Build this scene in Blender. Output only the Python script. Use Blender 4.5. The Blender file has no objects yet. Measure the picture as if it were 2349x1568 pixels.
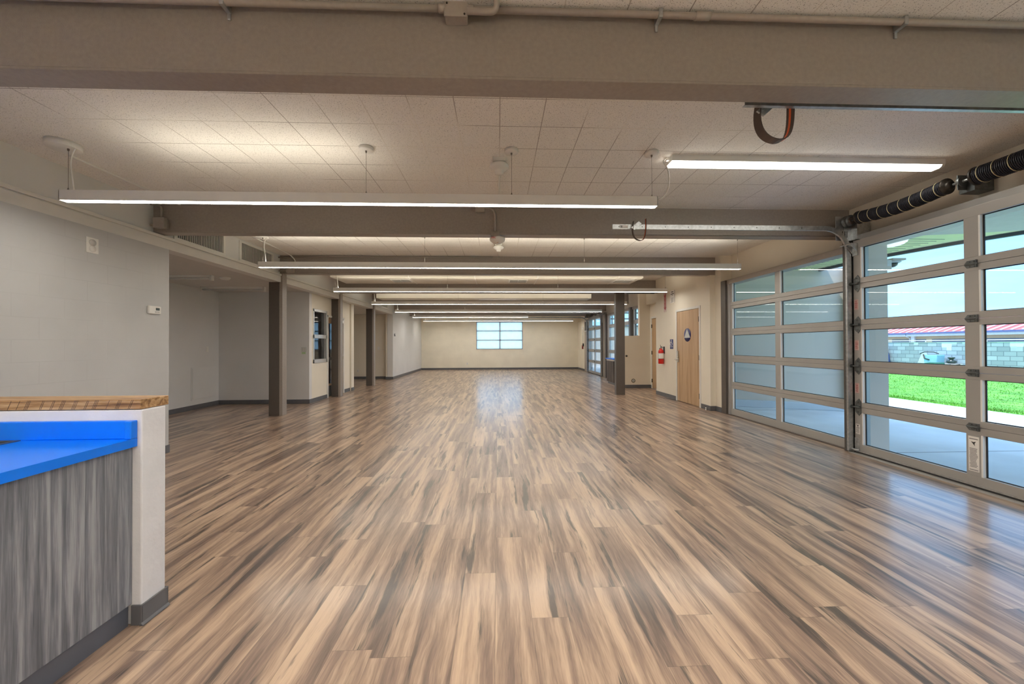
import bpy, math, random
from mathutils import Vector, Matrix
random.seed(7)
D = bpy.data
SC = bpy.context.scene
COL = SC.collection
PI = math.pi

# ------------------------------------------------------------------ camera
YAW, PITCH, ROLL, FPX = 0.0375914753, 0.00776791732, -0.00386580323, 868.0
CAMH = 1.35837
cyw, syw, cp, sp, cr, sr = math.cos(YAW), math.sin(YAW), math.cos(PITCH), math.sin(PITCH), math.cos(ROLL), math.sin(ROLL)
fwd = Vector((syw * cp, cyw * cp, sp))
right0 = Vector((cyw, -syw, 0))
up0 = right0.cross(fwd)
right = cr * right0 + sr * up0
up = -sr * right0 + cr * up0
cd = D.cameras.new('camera')
cam = D.objects.new('camera', cd)
COL.objects.link(cam)
cd.sensor_fit = 'HORIZONTAL'
cd.sensor_width = 36.0
cd.lens = FPX / 2349.0 * 36.0
cd.clip_start = 0.05
cd.clip_end = 400
m = Matrix.Identity(4)
for i in range(3):
    m[i][0] = right[i]; m[i][1] = up[i]; m[i][2] = -fwd[i]
m[0][3], m[1][3], m[2][3] = 0, 0, CAMH
cam.matrix_world = m
SC.camera = cam

# ------------------------------------------------------------------ look, sky, sun
SC.view_settings.view_transform = 'Standard'
SC.view_settings.look = 'None'
SC.view_settings.exposure = 0.25
SC.view_settings.gamma = 1.0
SC.view_settings.use_curve_mapping = False
SC.cycles.use_denoising = True
SC.cycles.use_adaptive_sampling = True
SC.cycles.adaptive_threshold = 0.02
SC.cycles.max_bounces = 10
SC.cycles.diffuse_bounces = 6
SC.cycles.glossy_bounces = 4
SC.cycles.transparent_max_bounces = 16
SC.cycles.sample_clamp_indirect = 6
SC.cycles.caustics_reflective = False
SC.cycles.caustics_refractive = False

W_SKY = 1.0
W_SUN = 3.2
LAMP = 31.0
UPLAMP = 15.0
STRIP = 9.0
world = D.worlds.new('sky')
SC.world = world
world.use_nodes = True
wt = world.node_tree
wt.nodes.clear()
tc = wt.nodes.new('ShaderNodeTexCoord')
sx = wt.nodes.new('ShaderNodeSeparateXYZ')
wt.links.new(tc.outputs['Generated'], sx.inputs[0])
rp = wt.nodes.new('ShaderNodeValToRGB')
e = rp.color_ramp.elements
e[0].position = 0.0; e[0].color = (0.66, 1.35, 2.1, 1)
e[1].position = 0.80; e[1].color = (1.6, 2.3, 3.5, 1)
q = rp.color_ramp.elements.new(0.22); q.color = (0.52, 1.15, 2.1, 1)
q = rp.color_ramp.elements.new(0.45); q.color = (0.66, 1.4, 2.4, 1)
wt.links.new(sx.outputs['Z'], rp.inputs[0])
nz = wt.nodes.new('ShaderNodeTexNoise')
nz.inputs['Scale'].default_value = 3.0
nz.inputs['Detail'].default_value = 5.0
mp = wt.nodes.new('ShaderNodeMapping')
mp.inputs['Scale'].default_value = (1, 1, 4)
wt.links.new(tc.outputs['Generated'], mp.inputs[0])
wt.links.new(mp.outputs[0], nz.inputs[0])
cr2 = wt.nodes.new('ShaderNodeValToRGB')
cr2.color_ramp.elements[0].position = 0.45
cr2.color_ramp.elements[1].position = 0.75
wt.links.new(nz.outputs[0], cr2.inputs[0])
mx = wt.nodes.new('ShaderNodeMix'); mx.data_type = 'RGBA'
wt.links.new(cr2.outputs[0], mx.inputs[0])
wt.links.new(rp.outputs[0], mx.inputs[6])
mx.inputs[7].default_value = (0.95, 1.5, 1.9, 1)
bg = wt.nodes.new('ShaderNodeBackground')
bg.inputs['Strength'].default_value = W_SKY
wt.links.new(mx.outputs[2], bg.inputs[0])
wo = wt.nodes.new('ShaderNodeOutputWorld')
wt.links.new(bg.outputs[0], wo.inputs[0])

sl = D.lights.new('sun', 'SUN')
sl.energy = W_SUN
sl.angle = math.radians(0.6)
sl.color = (1.0, 0.95, 0.86)
sun = D.objects.new('sun', sl)
COL.objects.link(sun)
sun.rotation_euler = Vector((0.36, 0.12, -1.0)).to_track_quat('-Z', 'Y').to_euler()
sun.location = (-20, -5, 30)

# ------------------------------------------------------------------ materials
MATS = {}


def new_mat(name):
    mt = D.materials.new(name)
    mt.use_nodes = True
    nt = mt.node_tree
    nt.nodes.clear()
    out = nt.nodes.new('ShaderNodeOutputMaterial')
    b = nt.nodes.new('ShaderNodeBsdfPrincipled')
    nt.links.new(b.outputs[0], out.inputs[0])
    MATS[name] = mt
    return mt, nt, b, out


def nd(nt, typ, **kw):
    n = nt.nodes.new(typ)
    for k, v in kw.items():
        setattr(n, k, v)
    return n


def math_n(nt, op, a, b=None, c=None):
    n = nt.nodes.new('ShaderNodeMath'); n.operation = op
    for i, v in enumerate((a, b, c)):
        if v is None: continue
        if isinstance(v, (int, float)): n.inputs[i].default_value = v
        else: nt.links.new(v, n.inputs[i])
    return n.outputs[0]


def comb(nt, x, y, z):
    n = nt.nodes.new('ShaderNodeCombineXYZ')
    for i, v in enumerate((x, y, z)):
        if isinstance(v, (int, float)): n.inputs[i].default_value = v
        else: nt.links.new(v, n.inputs[i])
    return n.outputs[0]


def noise(nt, vec, scale=5, detail=3, rough=0.5, dist=0.0):
    n = nt.nodes.new('ShaderNodeTexNoise')
    n.inputs['Scale'].default_value = scale
    n.inputs['Detail'].default_value = detail
    n.inputs['Roughness'].default_value = rough
    n.inputs['Distortion'].default_value = dist
    if vec is not None: nt.links.new(vec, n.inputs['Vector'])
    return n.outputs[0]


def ramp(nt, fac, stops):
    n = nt.nodes.new('ShaderNodeValToRGB')
    el = n.color_ramp.elements
    while len(el) > 1: el.remove(el[-1])
    el[0].position = stops[0][0]
    c = stops[0][1]; el[0].color = c if len(c) == 4 else (*c, 1)
    for p, c in stops[1:]:
        x = el.new(p); x.color = c if len(c) == 4 else (*c, 1)
    nt.links.new(fac, n.inputs[0])
    return n.outputs[0]


def mix(nt, fac, a, b, mode='MIX'):
    n = nt.nodes.new('ShaderNodeMix'); n.data_type = 'RGBA'; n.blend_type = mode
    if isinstance(fac, (int, float)): n.inputs[0].default_value = fac
    else: nt.links.new(fac, n.inputs[0])
    for i, v in ((6, a), (7, b)):
        if isinstance(v, tuple): n.inputs[i].default_value = v if len(v) == 4 else (*v, 1)
        else: nt.links.new(v, n.inputs[i])
    return n.outputs[2]


def bump(nt, b, height, strength=0.2, dist=0.01):
    n = nt.nodes.new('ShaderNodeBump')
    n.inputs['Strength'].default_value = strength
    n.inputs['Distance'].default_value = dist
    nt.links.new(height, n.inputs['Height'])
    nt.links.new(n.outputs[0], b.inputs['Normal'])


def pos(nt):
    g = nt.nodes.new('ShaderNodeNewGeometry')
    return g.outputs['Position']


def objc(nt):
    g = nt.nodes.new('ShaderNodeTexCoord')
    return g.outputs['Object']


def simple(name, col, rough=0.5, metal=0.0, var=0.06, nscale=8.0, bmp=0.0, bscale=60, emit=None, es=0, spec=0.5):
    mt, nt, b, out = new_mat(name)
    v = objc(nt)
    n = noise(nt, v, nscale, 4)
    lo = tuple(c * (1 - var) for c in col); hi = tuple(min(1, c * (1 + var)) for c in col)
    nt.links.new(ramp(nt, n, [(0.3, lo), (0.7, hi)]), b.inputs['Base Color'])
    b.inputs['Roughness'].default_value = rough
    b.inputs['Metallic'].default_value = metal
    b.inputs['Specular IOR Level'].default_value = spec
    if bmp: bump(nt, b, noise(nt, v, bscale, 3), bmp, 0.004)
    if emit:
        b.inputs['Emission Color'].default_value = (*emit, 1)
        b.inputs['Emission Strength'].default_value = es
    return mt


def sepxyz(nt, v):
    n = nt.nodes.new('ShaderNodeSeparateXYZ'); nt.links.new(v, n.inputs[0])
    return n.outputs


# floor planks
def mat_floor():
    mt, nt, b, out = new_mat('vinyl_plank')
    P = sepxyz(nt, pos(nt))
    PW, PL = 0.182, 1.22
    u = math_n(nt, 'DIVIDE', math_n(nt, 'ADD', P[0], 10.027), PW)
    ix = math_n(nt, 'FLOOR', u); fx = math_n(nt, 'FRACT', u)
    w1 = nd(nt, 'ShaderNodeTexWhiteNoise', noise_dimensions='1D')
    nt.links.new(ix, w1.inputs['W'])
    v = math_n(nt, 'DIVIDE', math_n(nt, 'ADD', math_n(nt, 'ADD', P[1], 20), math_n(nt, 'MULTIPLY', w1.outputs[0], PL)), PL)
    iy = math_n(nt, 'FLOOR', v); fy = math_n(nt, 'FRACT', v)
    w2 = nd(nt, 'ShaderNodeTexWhiteNoise', noise_dimensions='2D')
    nt.links.new(comb(nt, ix, iy, 0), w2.inputs['Vector'])
    r = w2.outputs['Value']
    r50 = math_n(nt, 'MULTIPLY', r, 53.0)
    # gentle warp across the plank
    def V(xs, ys, w): return comb(nt, math_n(nt, 'MULTIPLY', xw, xs), math_n(nt, 'MULTIPLY', P[1], ys), math_n(nt, 'ADD', r50, w))
    wv = noise(nt, comb(nt, math_n(nt, 'MULTIPLY', P[0], 4.0), math_n(nt, 'MULTIPLY', P[1], 2.2), r50), 1.0, 3)
    xw = math_n(nt, 'ADD', P[0], math_n(nt, 'MULTIPLY', math_n(nt, 'SUBTRACT', wv, 0.5), 0.055))
    n1 = noise(nt, V(13.0, 0.7, 0.0), 1.0, 4, 0.55, 0.15)
    n2 = noise(nt, V(170.0, 9.0, 5.0), 1.0, 2, 0.6, 0.3)
    n4 = noise(nt, V(55.0, 2.5, 9.0), 1.0, 3, 0.65, 0.3)
    n3 = noise(nt, V(15.0, 1.15, 31.0), 1.0, 3, 0.5, 0.1)
    n2c = math_n(nt, 'SUBTRACT', n2, 0.5)
    n4c = math_n(nt, 'SUBTRACT', n4, 0.5)
    t = math_n(nt, 'ADD', n1, math_n(nt, 'MULTIPLY', math_n(nt, 'SUBTRACT', r, 0.5), 0.07))
    t = math_n(nt, 'ADD', t, math_n(nt, 'MULTIPLY', n2c, 0.24))
    t = math_n(nt, 'ADD', t, math_n(nt, 'MULTIPLY', n4c, 0.26))
    c = ramp(nt, t, [(0.27, (0.12, 0.082, 0.066)), (0.40, (0.225, 0.155, 0.122)), (0.48, (0.315, 0.218, 0.162)), (0.56, (0.425, 0.302, 0.218)), (0.70, (0.56, 0.41, 0.295))])
    dk = math_n(nt, 'ADD', n3, math_n(nt, 'ADD', math_n(nt, 'MULTIPLY', n2c, 0.26), math_n(nt, 'MULTIPLY', n4c, 0.14)))
    dm = ramp(nt, dk, [(0.575, (0, 0, 0)), (0.66, (0.9, 0.9, 0.9))])
    c = mix(nt, dm, c, (0.060, 0.049, 0.045))
    ln = math_n(nt, 'MULTIPLY', math_n(nt, 'LESS_THAN', math_n(nt, 'ABSOLUTE', math_n(nt, 'SUBTRACT', P[1], 7.337)), 0.008), math_n(nt, 'LESS_THAN', math_n(nt, 'ABSOLUTE', math_n(nt, 'ADD', P[0], 0.04)), 0.62))
    c = mix(nt, math_n(nt, 'MULTIPLY', ln, 0.7), c, (0.06, 0.05, 0.04))
    # seams
    sx_ = math_n(nt, 'LESS_THAN', math_n(nt, 'MINIMUM', fx, math_n(nt, 'SUBTRACT', 1.0, fx)), 0.008)
    sy_ = math_n(nt, 'LESS_THAN', math_n(nt, 'MINIMUM', fy, math_n(nt, 'SUBTRACT', 1.0, fy)), 0.0014)
    s = math_n(nt, 'MAXIMUM', sx_, sy_)
    c = mix(nt, math_n(nt, 'MULTIPLY', s, 0.4), c, (0.09, 0.07, 0.055))
    nt.links.new(c, b.inputs['Base Color'])
    rr = math_n(nt, 'ADD', 0.24, math_n(nt, 'MULTIPLY', n2, 0.16))
    nt.links.new(rr, b.inputs['Roughness'])
    b.inputs['Specular IOR Level'].default_value = 0.6
    b.inputs['Coat Weight'].default_value = 0.45
    b.inputs['Coat Roughness'].default_value = 0.16
    h = math_n(nt, 'SUBTRACT', math_n(nt, 'MULTIPLY', n2, 0.5), s)
    bump(nt, b, h, 0.12, 0.003)
    return mt


def mat_tiles():
    mt, nt, b, out = new_mat('ceiling_tile')
    P = sepxyz(nt, pos(nt))
    fx = math_n(nt, 'FRACT', math_n(nt, 'DIVIDE', math_n(nt, 'ADD', P[0], 40 * 0.334 - 0.022), 0.334))
    fy = math_n(nt, 'FRACT', math_n(nt, 'DIVIDE', math_n(nt, 'ADD', P[1], 40 * 0.345 - 2.70), 0.345))
    ex = math_n(nt, 'MINIMUM', fx, math_n(nt, 'SUBTRACT', 1.0, fx))
    ey = math_n(nt, 'MINIMUM', fy, math_n(nt, 'SUBTRACT', 1.0, fy))
    s = math_n(nt, 'LESS_THAN', math_n(nt, 'MINIMUM', ex, ey), 0.0095)
    n = noise(nt, pos(nt), 150, 2, 0.6)
    pit = ramp(nt, n, [(0.34, (0.25, 0.25, 0.25)), (0.40, (1, 1, 1))])
    base = ramp(nt, noise(nt, pos(nt), 1.2, 3), [(0.3, (0.82, 0.805, 0.77)), (0.7, (0.87, 0.855, 0.82))])
    c = mix(nt, 0.75, base, pit, 'MULTIPLY')
    # joints: some filled with paler paint, some open and dark
    sel = noise(nt, pos(nt), 0.9, 1)
    jc = ramp(nt, sel, [(0.42, (0.30, 0.27, 0.25)), (0.56, (0.80, 0.77, 0.70))])
    c = mix(nt, math_n(nt, 'MULTIPLY', s, 0.85), c, jc)
    nt.links.new(c, b.inputs['Base Color'])
    b.inputs['Roughness'].default_value = 0.85
    bump(nt, b, math_n(nt, 'SUBTRACT', n, math_n(nt, 'MULTIPLY', s, 1.2)), 0.25, 0.003)
    return mt


def mat_block_paint(name, col, axis, line=0.5):
    """painted concrete block: faint joints"""
    mt, nt, b, out = new_mat(name)
    P = sepxyz(nt, pos(nt))
    v = comb(nt, P[1] if axis == 'x' else P[0], P[2], 0)
    br = nd(nt, 'ShaderNodeTexBrick')
    br.offset = 0.5
    br.inputs['Scale'].default_value = 1.0
    br.inputs['Brick Width'].default_value = 0.405
    br.inputs['Row Height'].default_value = 0.203
    br.inputs['Mortar Size'].default_value = 0.006
    br.inputs['Mortar Smooth'].default_value = 0.6
    nt.links.new(v, br.inputs['Vector'])
    n = noise(nt, pos(nt), 1.7, 4)
    jm = ramp(nt, noise(nt, pos(nt), 0.9, 2), [(0.45, (0, 0, 0)), (0.62, (1, 1, 1))])
    base = ramp(nt, n, [(0.3, tuple(c * 0.95 for c in col)), (0.7, tuple(min(1, c * 1.04) for c in col))])
    f = math_n(nt, 'MULTIPLY', br.outputs['Fac'], math_n(nt, 'MULTIPLY', jm, line))
    nt.links.new(mix(nt, f, base, tuple(c * 0.72 for c in col)), b.inputs['Base Color'])
    b.inputs['Roughness'].default_value = 0.55
    h = math_n(nt, 'SUBTRACT', math_n(nt, 'MULTIPLY', noise(nt, pos(nt), 45, 3), 0.4), math_n(nt, 'MULTIPLY', br.outputs['Fac'], 0.5))
    bump(nt, b, h, 0.22, 0.004)
    return mt


def mat_wood(name, c0, c1, c2, axis='z', s=1.0, rough=0.4, streak=18):
    mt, nt, b, out = new_mat(name)
    P = sepxyz(nt, pos(nt))
    if axis == 'z': v = comb(nt, math_n(nt, 'MULTIPLY', P[0], streak * s), math_n(nt, 'MULTIPLY', P[1], streak * s), math_n(nt, 'MULTIPLY', P[2], 0.8 * s)); v2 = comb(nt, math_n(nt, 'MULTIPLY', P[0], 160 * s), math_n(nt, 'MULTIPLY', P[1], 160 * s), math_n(nt, 'MULTIPLY', P[2], 6 * s))
    else: v = comb(nt, math_n(nt, 'MULTIPLY', P[0], 1.2 * s), math_n(nt, 'MULTIPLY', P[1], streak * s), math_n(nt, 'MULTIPLY', P[2], streak * s)); v2 = comb(nt, math_n(nt, 'MULTIPLY', P[0], 7 * s), math_n(nt, 'MULTIPLY', P[1], 150 * s), math_n(nt, 'MULTIPLY', P[2], 150 * s))
    n = noise(nt, v, 1.0, 4, 0.55, 0.6)
    n2 = noise(nt, v2, 1.0, 3, 0.6)
    t = math_n(nt, 'ADD', n, math_n(nt, 'MULTIPLY', math_n(nt, 'SUBTRACT', n2, 0.5), 0.35))
    nt.links.new(ramp(nt, t, [(0.32, c0), (0.5, c1), (0.68, c2)]), b.inputs['Base Color'])
    b.inputs['Roughness'].default_value = rough
    bump(nt, b, n2, 0.08, 0.002)
    return mt


def mat_glass(name, tint=(0.96, 0.99, 1.0), refl=1.0):
    mt = D.materials.new(name); mt.use_nodes = True
    nt = mt.node_tree; nt.nodes.clear()
    out = nt.nodes.new('ShaderNodeOutputMaterial')
    tr = nt.nodes.new('ShaderNodeBsdfTransparent'); tr.inputs[0].default_value = (*tint, 1)
    gl = nt.nodes.new('ShaderNodeBsdfGlossy'); gl.inputs['Roughness'].default_value = 0.01
    lw = nt.nodes.new('ShaderNodeLayerWeight'); lw.inputs['Blend'].default_value = 0.5
    n = noise(nt, pos(nt), 2.0, 2)
    k = math_n(nt, 'ADD', 0.035 * refl, math_n(nt, 'MULTIPLY', math_n(nt, 'POWER', lw.outputs['Facing'], 4.0), 0.8))
    k = math_n(nt, 'MULTIPLY', k, math_n(nt, 'ADD', 0.9, math_n(nt, 'MULTIPLY', n, 0.2)))
    mxs = nt.nodes.new('ShaderNodeMixShader')
    nt.links.new(k, mxs.inputs[0]); nt.links.new(tr.outputs[0], mxs.inputs[1]); nt.links.new(gl.outputs[0], mxs.inputs[2])
    nt.links.new(mxs.outputs[0], out.inputs[0])
    MATS[name] = mt
    return mt


def mat_emit(name, col, st, back=(0.9, 0.9, 0.88)):
    mt, nt, b, out = new_mat(name)
    n = noise(nt, objc(nt), 3, 2)
    nt.links.new(ramp(nt, n, [(0.2, tuple(c * .98 for c in back)), (0.8, back)]), b.inputs['Base Color'])
    b.inputs['Emission Color'].default_value = (*col, 1)
    b.inputs['Emission Strength'].default_value = st
    b.inputs['Roughness'].default_value = 0.4
    return mt


mat_floor(); mat_tiles()
mat_block_paint('block_paint_left', (0.52, 0.525, 0.53), 'x', 0.22)
mat_block_paint('block_paint_far', (0.84, 0.79, 0.67), 'y', 0.2)
simple('wall_paint', (0.79, 0.74, 0.64), 0.6, var=0.03, nscale=1.5, bmp=0.12, bscale=70)
simple('wall_paint_cool', (0.70, 0.70, 0.70), 0.6, var=0.03, nscale=1.5, bmp=0.10, bscale=70)
simple('plaster_white', (0.72, 0.73, 0.76), 0.55, var=0.04, nscale=6, bmp=0.6, bscale=28)
simple('trim_paint', (0.74, 0.73, 0.70), 0.45, var=0.02)
simple('ceiling_paint', (0.62, 0.60, 0.57), 0.7, var=0.03, bmp=0.1, bscale=120)
simple('rubber_base', (0.12, 0.124, 0.135), 0.45, var=0.08)
simple('beam_paint', (0.31, 0.275, 0.245), 0.34, var=0.07, nscale=40, bmp=0.25, bscale=180)
simple('beam_paint_shaded', (0.10, 0.086, 0.076), 0.34, var=0.07, nscale=40, bmp=0.2, bscale=180)  # same paint as the beams, darkened for the shade on the posts
simple('beam_paint_light', (0.36, 0.32, 0.28), 0.35, var=0.05, nscale=40, bmp=0.1, bscale=120)
simple('white_plastic', (0.78, 0.77, 0.74), 0.4, var=0.02)
simple('white_metal', (0.84, 0.84, 0.82), 0.35, var=0.02)
simple('cable_steel', (0.22, 0.20, 0.18), 0.35, 0.8)
simple('galvanized', (0.50, 0.52, 0.53), 0.32, 0.85, var=0.18, nscale=30)
simple('galvanized_dark', (0.16, 0.175, 0.18), 0.4, 0.7, var=0.25, nscale=30)
simple('aluminium', (0.43, 0.42, 0.405), 0.42, 0.35, var=0.04, nscale=3)
simple('aluminium_bright', (0.62, 0.62, 0.62), 0.35, 0.6, var=0.04)
simple('black_rubber', (0.018, 0.018, 0.02), 0.55, var=0.1)
simple('spring_black', (0.022, 0.024, 0.035), 0.4, 0.3, var=0.2, nscale=60)
simple('spring_mark', (0.75, 0.68, 0.42), 0.6)
simple('orange_stripe', (1.0, 0.17, 0.05), 0.5)
simple('brown_bar', (0.09, 0.065, 0.055), 0.4)
simple('red_paint', (0.66, 0.02, 0.015), 0.25, var=0.05)
simple('red_print', (0.40, 0.03, 0.03), 0.5)
simple('white_print', (0.85, 0.83, 0.80), 0.5)
simple('pink_label', (0.70, 0.55, 0.52), 0.5)
simple('black_print', (0.02, 0.02, 0.02), 0.5)
simple('grey_print', (0.22, 0.22, 0.22), 0.5)
simple('blue_sign', (0.028, 0.035, 0.17), 0.35)
simple('sign_grey', (0.55, 0.57, 0.56), 0.4)
simple('chrome', (0.62, 0.62, 0.60), 0.15, 1.0)
simple('brass_dark', (0.12, 0.10, 0.06), 0.35, 0.7)
simple('hinge_dark', (0.05, 0.045, 0.04), 0.4, 0.7)
simple('blue_laminate', (0.0, 0.19, 0.92), 0.28, var=0.05, nscale=3)
simple('sink_steel', (0.10, 0.10, 0.10), 0.3, 0.8)
simple('concrete', (0.60, 0.64, 0.68), 0.8, var=0.10, nscale=1.2, bmp=0.1, bscale=40)
simple('concrete_far', (0.40, 0.40, 0.38), 0.85, var=0.08, nscale=0.8)
simple('ext_grey', (0.74, 0.63, 0.54), 0.7, var=0.03, nscale=1.2, bmp=0.1, bscale=60)
simple('ext_grey_dark', (0.16, 0.165, 0.17), 0.6, var=0.04)
simple('soffit_lawn_bounce', (0.84, 0.88, 0.46), 0.6, var=0.04)  # green bounce from the sunlit lawn put into the colour of a pale soffit
simple('soffit_grey', (0.62, 0.56, 0.50), 0.6, var=0.04)
simple('fascia_blue', (0.055, 0.065, 0.10), 0.5)
simple('beige_stucco', (0.62, 0.45, 0.28), 0.8, var=0.04)
simple('blue_glass_dark', (0.055, 0.08, 0.13), 0.2, var=0.3, nscale=0.6)
simple('gutter_white', (0.72, 0.70, 0.68), 0.5)
simple('gutter_blue', (0.12, 0.15, 0.30), 0.5)
simple('teal_plastic', (0.04, 0.17, 0.12), 0.4)
simple('pale_blue_plastic', (0.35, 0.65, 0.78), 0.4)
simple('tarp_blue', (0.03, 0.07, 0.26), 0.5, var=0.2, nscale=3)
simple('leaf_brown', (0.08, 0.05, 0.03), 0.7)
simple('note_green', (0.45, 0.62, 0.36), 0.6)
simple('lcd', (0.05, 0.06, 0.05), 0.2)
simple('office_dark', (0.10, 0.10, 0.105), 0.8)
simple('toe_vinyl', (0.095, 0.105, 0.13), 0.4)
simple('duct_white', (0.72, 0.69, 0.62), 0.4, var=0.02)
simple('vent_dark', (0.05, 0.05, 0.05), 0.6)
simple('louvre_grey', (0.55, 0.54, 0.52), 0.45)
simple('tube_off', (0.62, 0.63, 0.62), 0.3)
mat_wood('maple', (0.40, 0.255, 0.14), (0.50, 0.335, 0.19), (0.57, 0.40, 0.245), 'z', 0.8, 0.38, 12)
mat_wood('grey_oak_laminate', (0.095, 0.105, 0.125), (0.18, 0.192, 0.22), (0.33, 0.345, 0.375), 'z', 1.6, 0.42, 22)
mat_wood('slab_wood', (0.15, 0.072, 0.03), (0.36, 0.205, 0.085), (0.56, 0.385, 0.21), 'x', 2.0, 0.42, 22)
mat_wood('dark_wood', (0.02, 0.014, 0.012), (0.07, 0.05, 0.04), (0.14, 0.10, 0.08), 'z', 1.0, 0.5)
mat_glass('clear_glass'); mat_glass('interior_glass', (0.55, 0.58, 0.6), 0.8)
mat_emit('lens_glow', (1.0, 0.94, 0.84), LAMP)
mat_emit('lens_glow_fill', (1.0, 0.94, 0.84), LAMP * 1.8)  # stronger output for two unseen pendants added to light near beam and counter
mat_emit('uplight_glow', (1.0, 0.91, 0.74), UPLAMP)
mat_emit('strip_glow', (1.0, 0.94, 0.82), STRIP)


mat_emit('dome_glow', (0.95, 1.0, 1.0), 0.6)


def mat_frosted():
    mt = D.materials.new('frosted_glass'); mt.use_nodes = True
    nt = mt.node_tree; nt.nodes.clear()
    out = nt.nodes.new('ShaderNodeOutputMaterial')
    tl = nt.nodes.new('ShaderNodeBsdfTranslucent'); tl.inputs[0].default_value = (0.95, 1, 1, 1)
    tr = nt.nodes.new('ShaderNodeBsdfTransparent'); tr.inputs[0].default_value = (0.95, 1, 1, 1)
    mxs = nt.nodes.new('ShaderNodeMixShader')
    n = noise(nt, pos(nt), 2.5, 3)
    nt.links.new(math_n(nt, 'ADD', 0.5, math_n(nt, 'MULTIPLY', n, 0.3)), mxs.inputs[0])
    nt.links.new(tr.outputs[0], mxs.inputs[1]); nt.links.new(tl.outputs[0], mxs.inputs[2])
    nt.links.new(mxs.outputs[0], out.inputs[0]); MATS['frosted_glass'] = mt


mat_frosted()


def mat_roof():
    mt, nt, b, out = new_mat('red_roof')
    n = noise(nt, pos(nt), 0.5, 3)
    nt.links.new(ramp(nt, n, [(0.3, (0.50, 0.10, 0.09)), (0.7, (0.60, 0.16, 0.14))]), b.inputs['Base Color'])
    b.inputs['Roughness'].default_value = 0.4


mat_roof()
simple('roof_rib', (0.88, 0.62, 0.60), 0.4)


def mat_blockwall():
    mt, nt, b, out = new_mat('concrete_block')
    P = sepxyz(nt, pos(nt))
    br = nd(nt, 'ShaderNodeTexBrick'); br.offset = 0.5
    br.inputs['Scale'].default_value = 1.0
    br.inputs['Brick Width'].default_value = 0.41
    br.inputs['Row Height'].default_value = 0.2
    br.inputs['Mortar Size'].default_value = 0.012
    br.inputs['Color1'].default_value = (0.33, 0.37, 0.40, 1)
    br.inputs['Color2'].default_value = (0.52, 0.57, 0.60, 1)
    br.inputs['Mortar'].default_value = (0.20, 0.23, 0.26, 1)
    nt.links.new(comb(nt, P[1], P[2], 0), br.inputs['Vector'])
    n = noise(nt, comb(nt, math_n(nt, 'SNAP', P[1], 0.205), math_n(nt, 'SNAP', P[2], 0.2), 3.3), 0.9, 2)
    zf = math_n(nt, 'MULTIPLY', math_n(nt, 'SUBTRACT', P[2], 0.95), 0.28)
    mk = ramp(nt, math_n(nt, 'ADD', n, zf), [(0.64, (0, 0, 0)), (0.66, (1, 1, 1))])
    nt.links.new(mix(nt, mk, br.outputs['Color'], (0.80, 0.86, 0.84)), b.inputs['Base Color'])
    b.inputs['Roughness'].default_value = 0.85
    bump(nt, b, br.outputs['Fac'], -0.4, 0.01)


mat_blockwall()


def mat_lawn():
    mt, nt, b, out = new_mat('grass')
    P = sepxyz(nt, pos(nt))
    n = noise(nt, comb(nt, math_n(nt, 'MULTIPLY', P[0], 5.0), math_n(nt, 'MULTIPLY', P[1], 1.2), 0), 1.0, 5, 0.65)
    n2 = noise(nt, pos(nt), 60, 2)
    t = math_n(nt, 'ADD', n, math_n(nt, 'MULTIPLY', math_n(nt, 'SUBTRACT', n2, 0.5), 0.5))
    nt.links.new(ramp(nt, t, [(0.3, (0.05, 0.17, 0.012)), (0.5, (0.12, 0.36, 0.025)), (0.7, (0.27, 0.58, 0.08))]), b.inputs['Base Color'])
    b.inputs['Roughness'].default_value = 0.8
    bump(nt, b, n2, 0.5, 0.02)


mat_lawn()

# ------------------------------------------------------------------ mesh helpers


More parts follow.
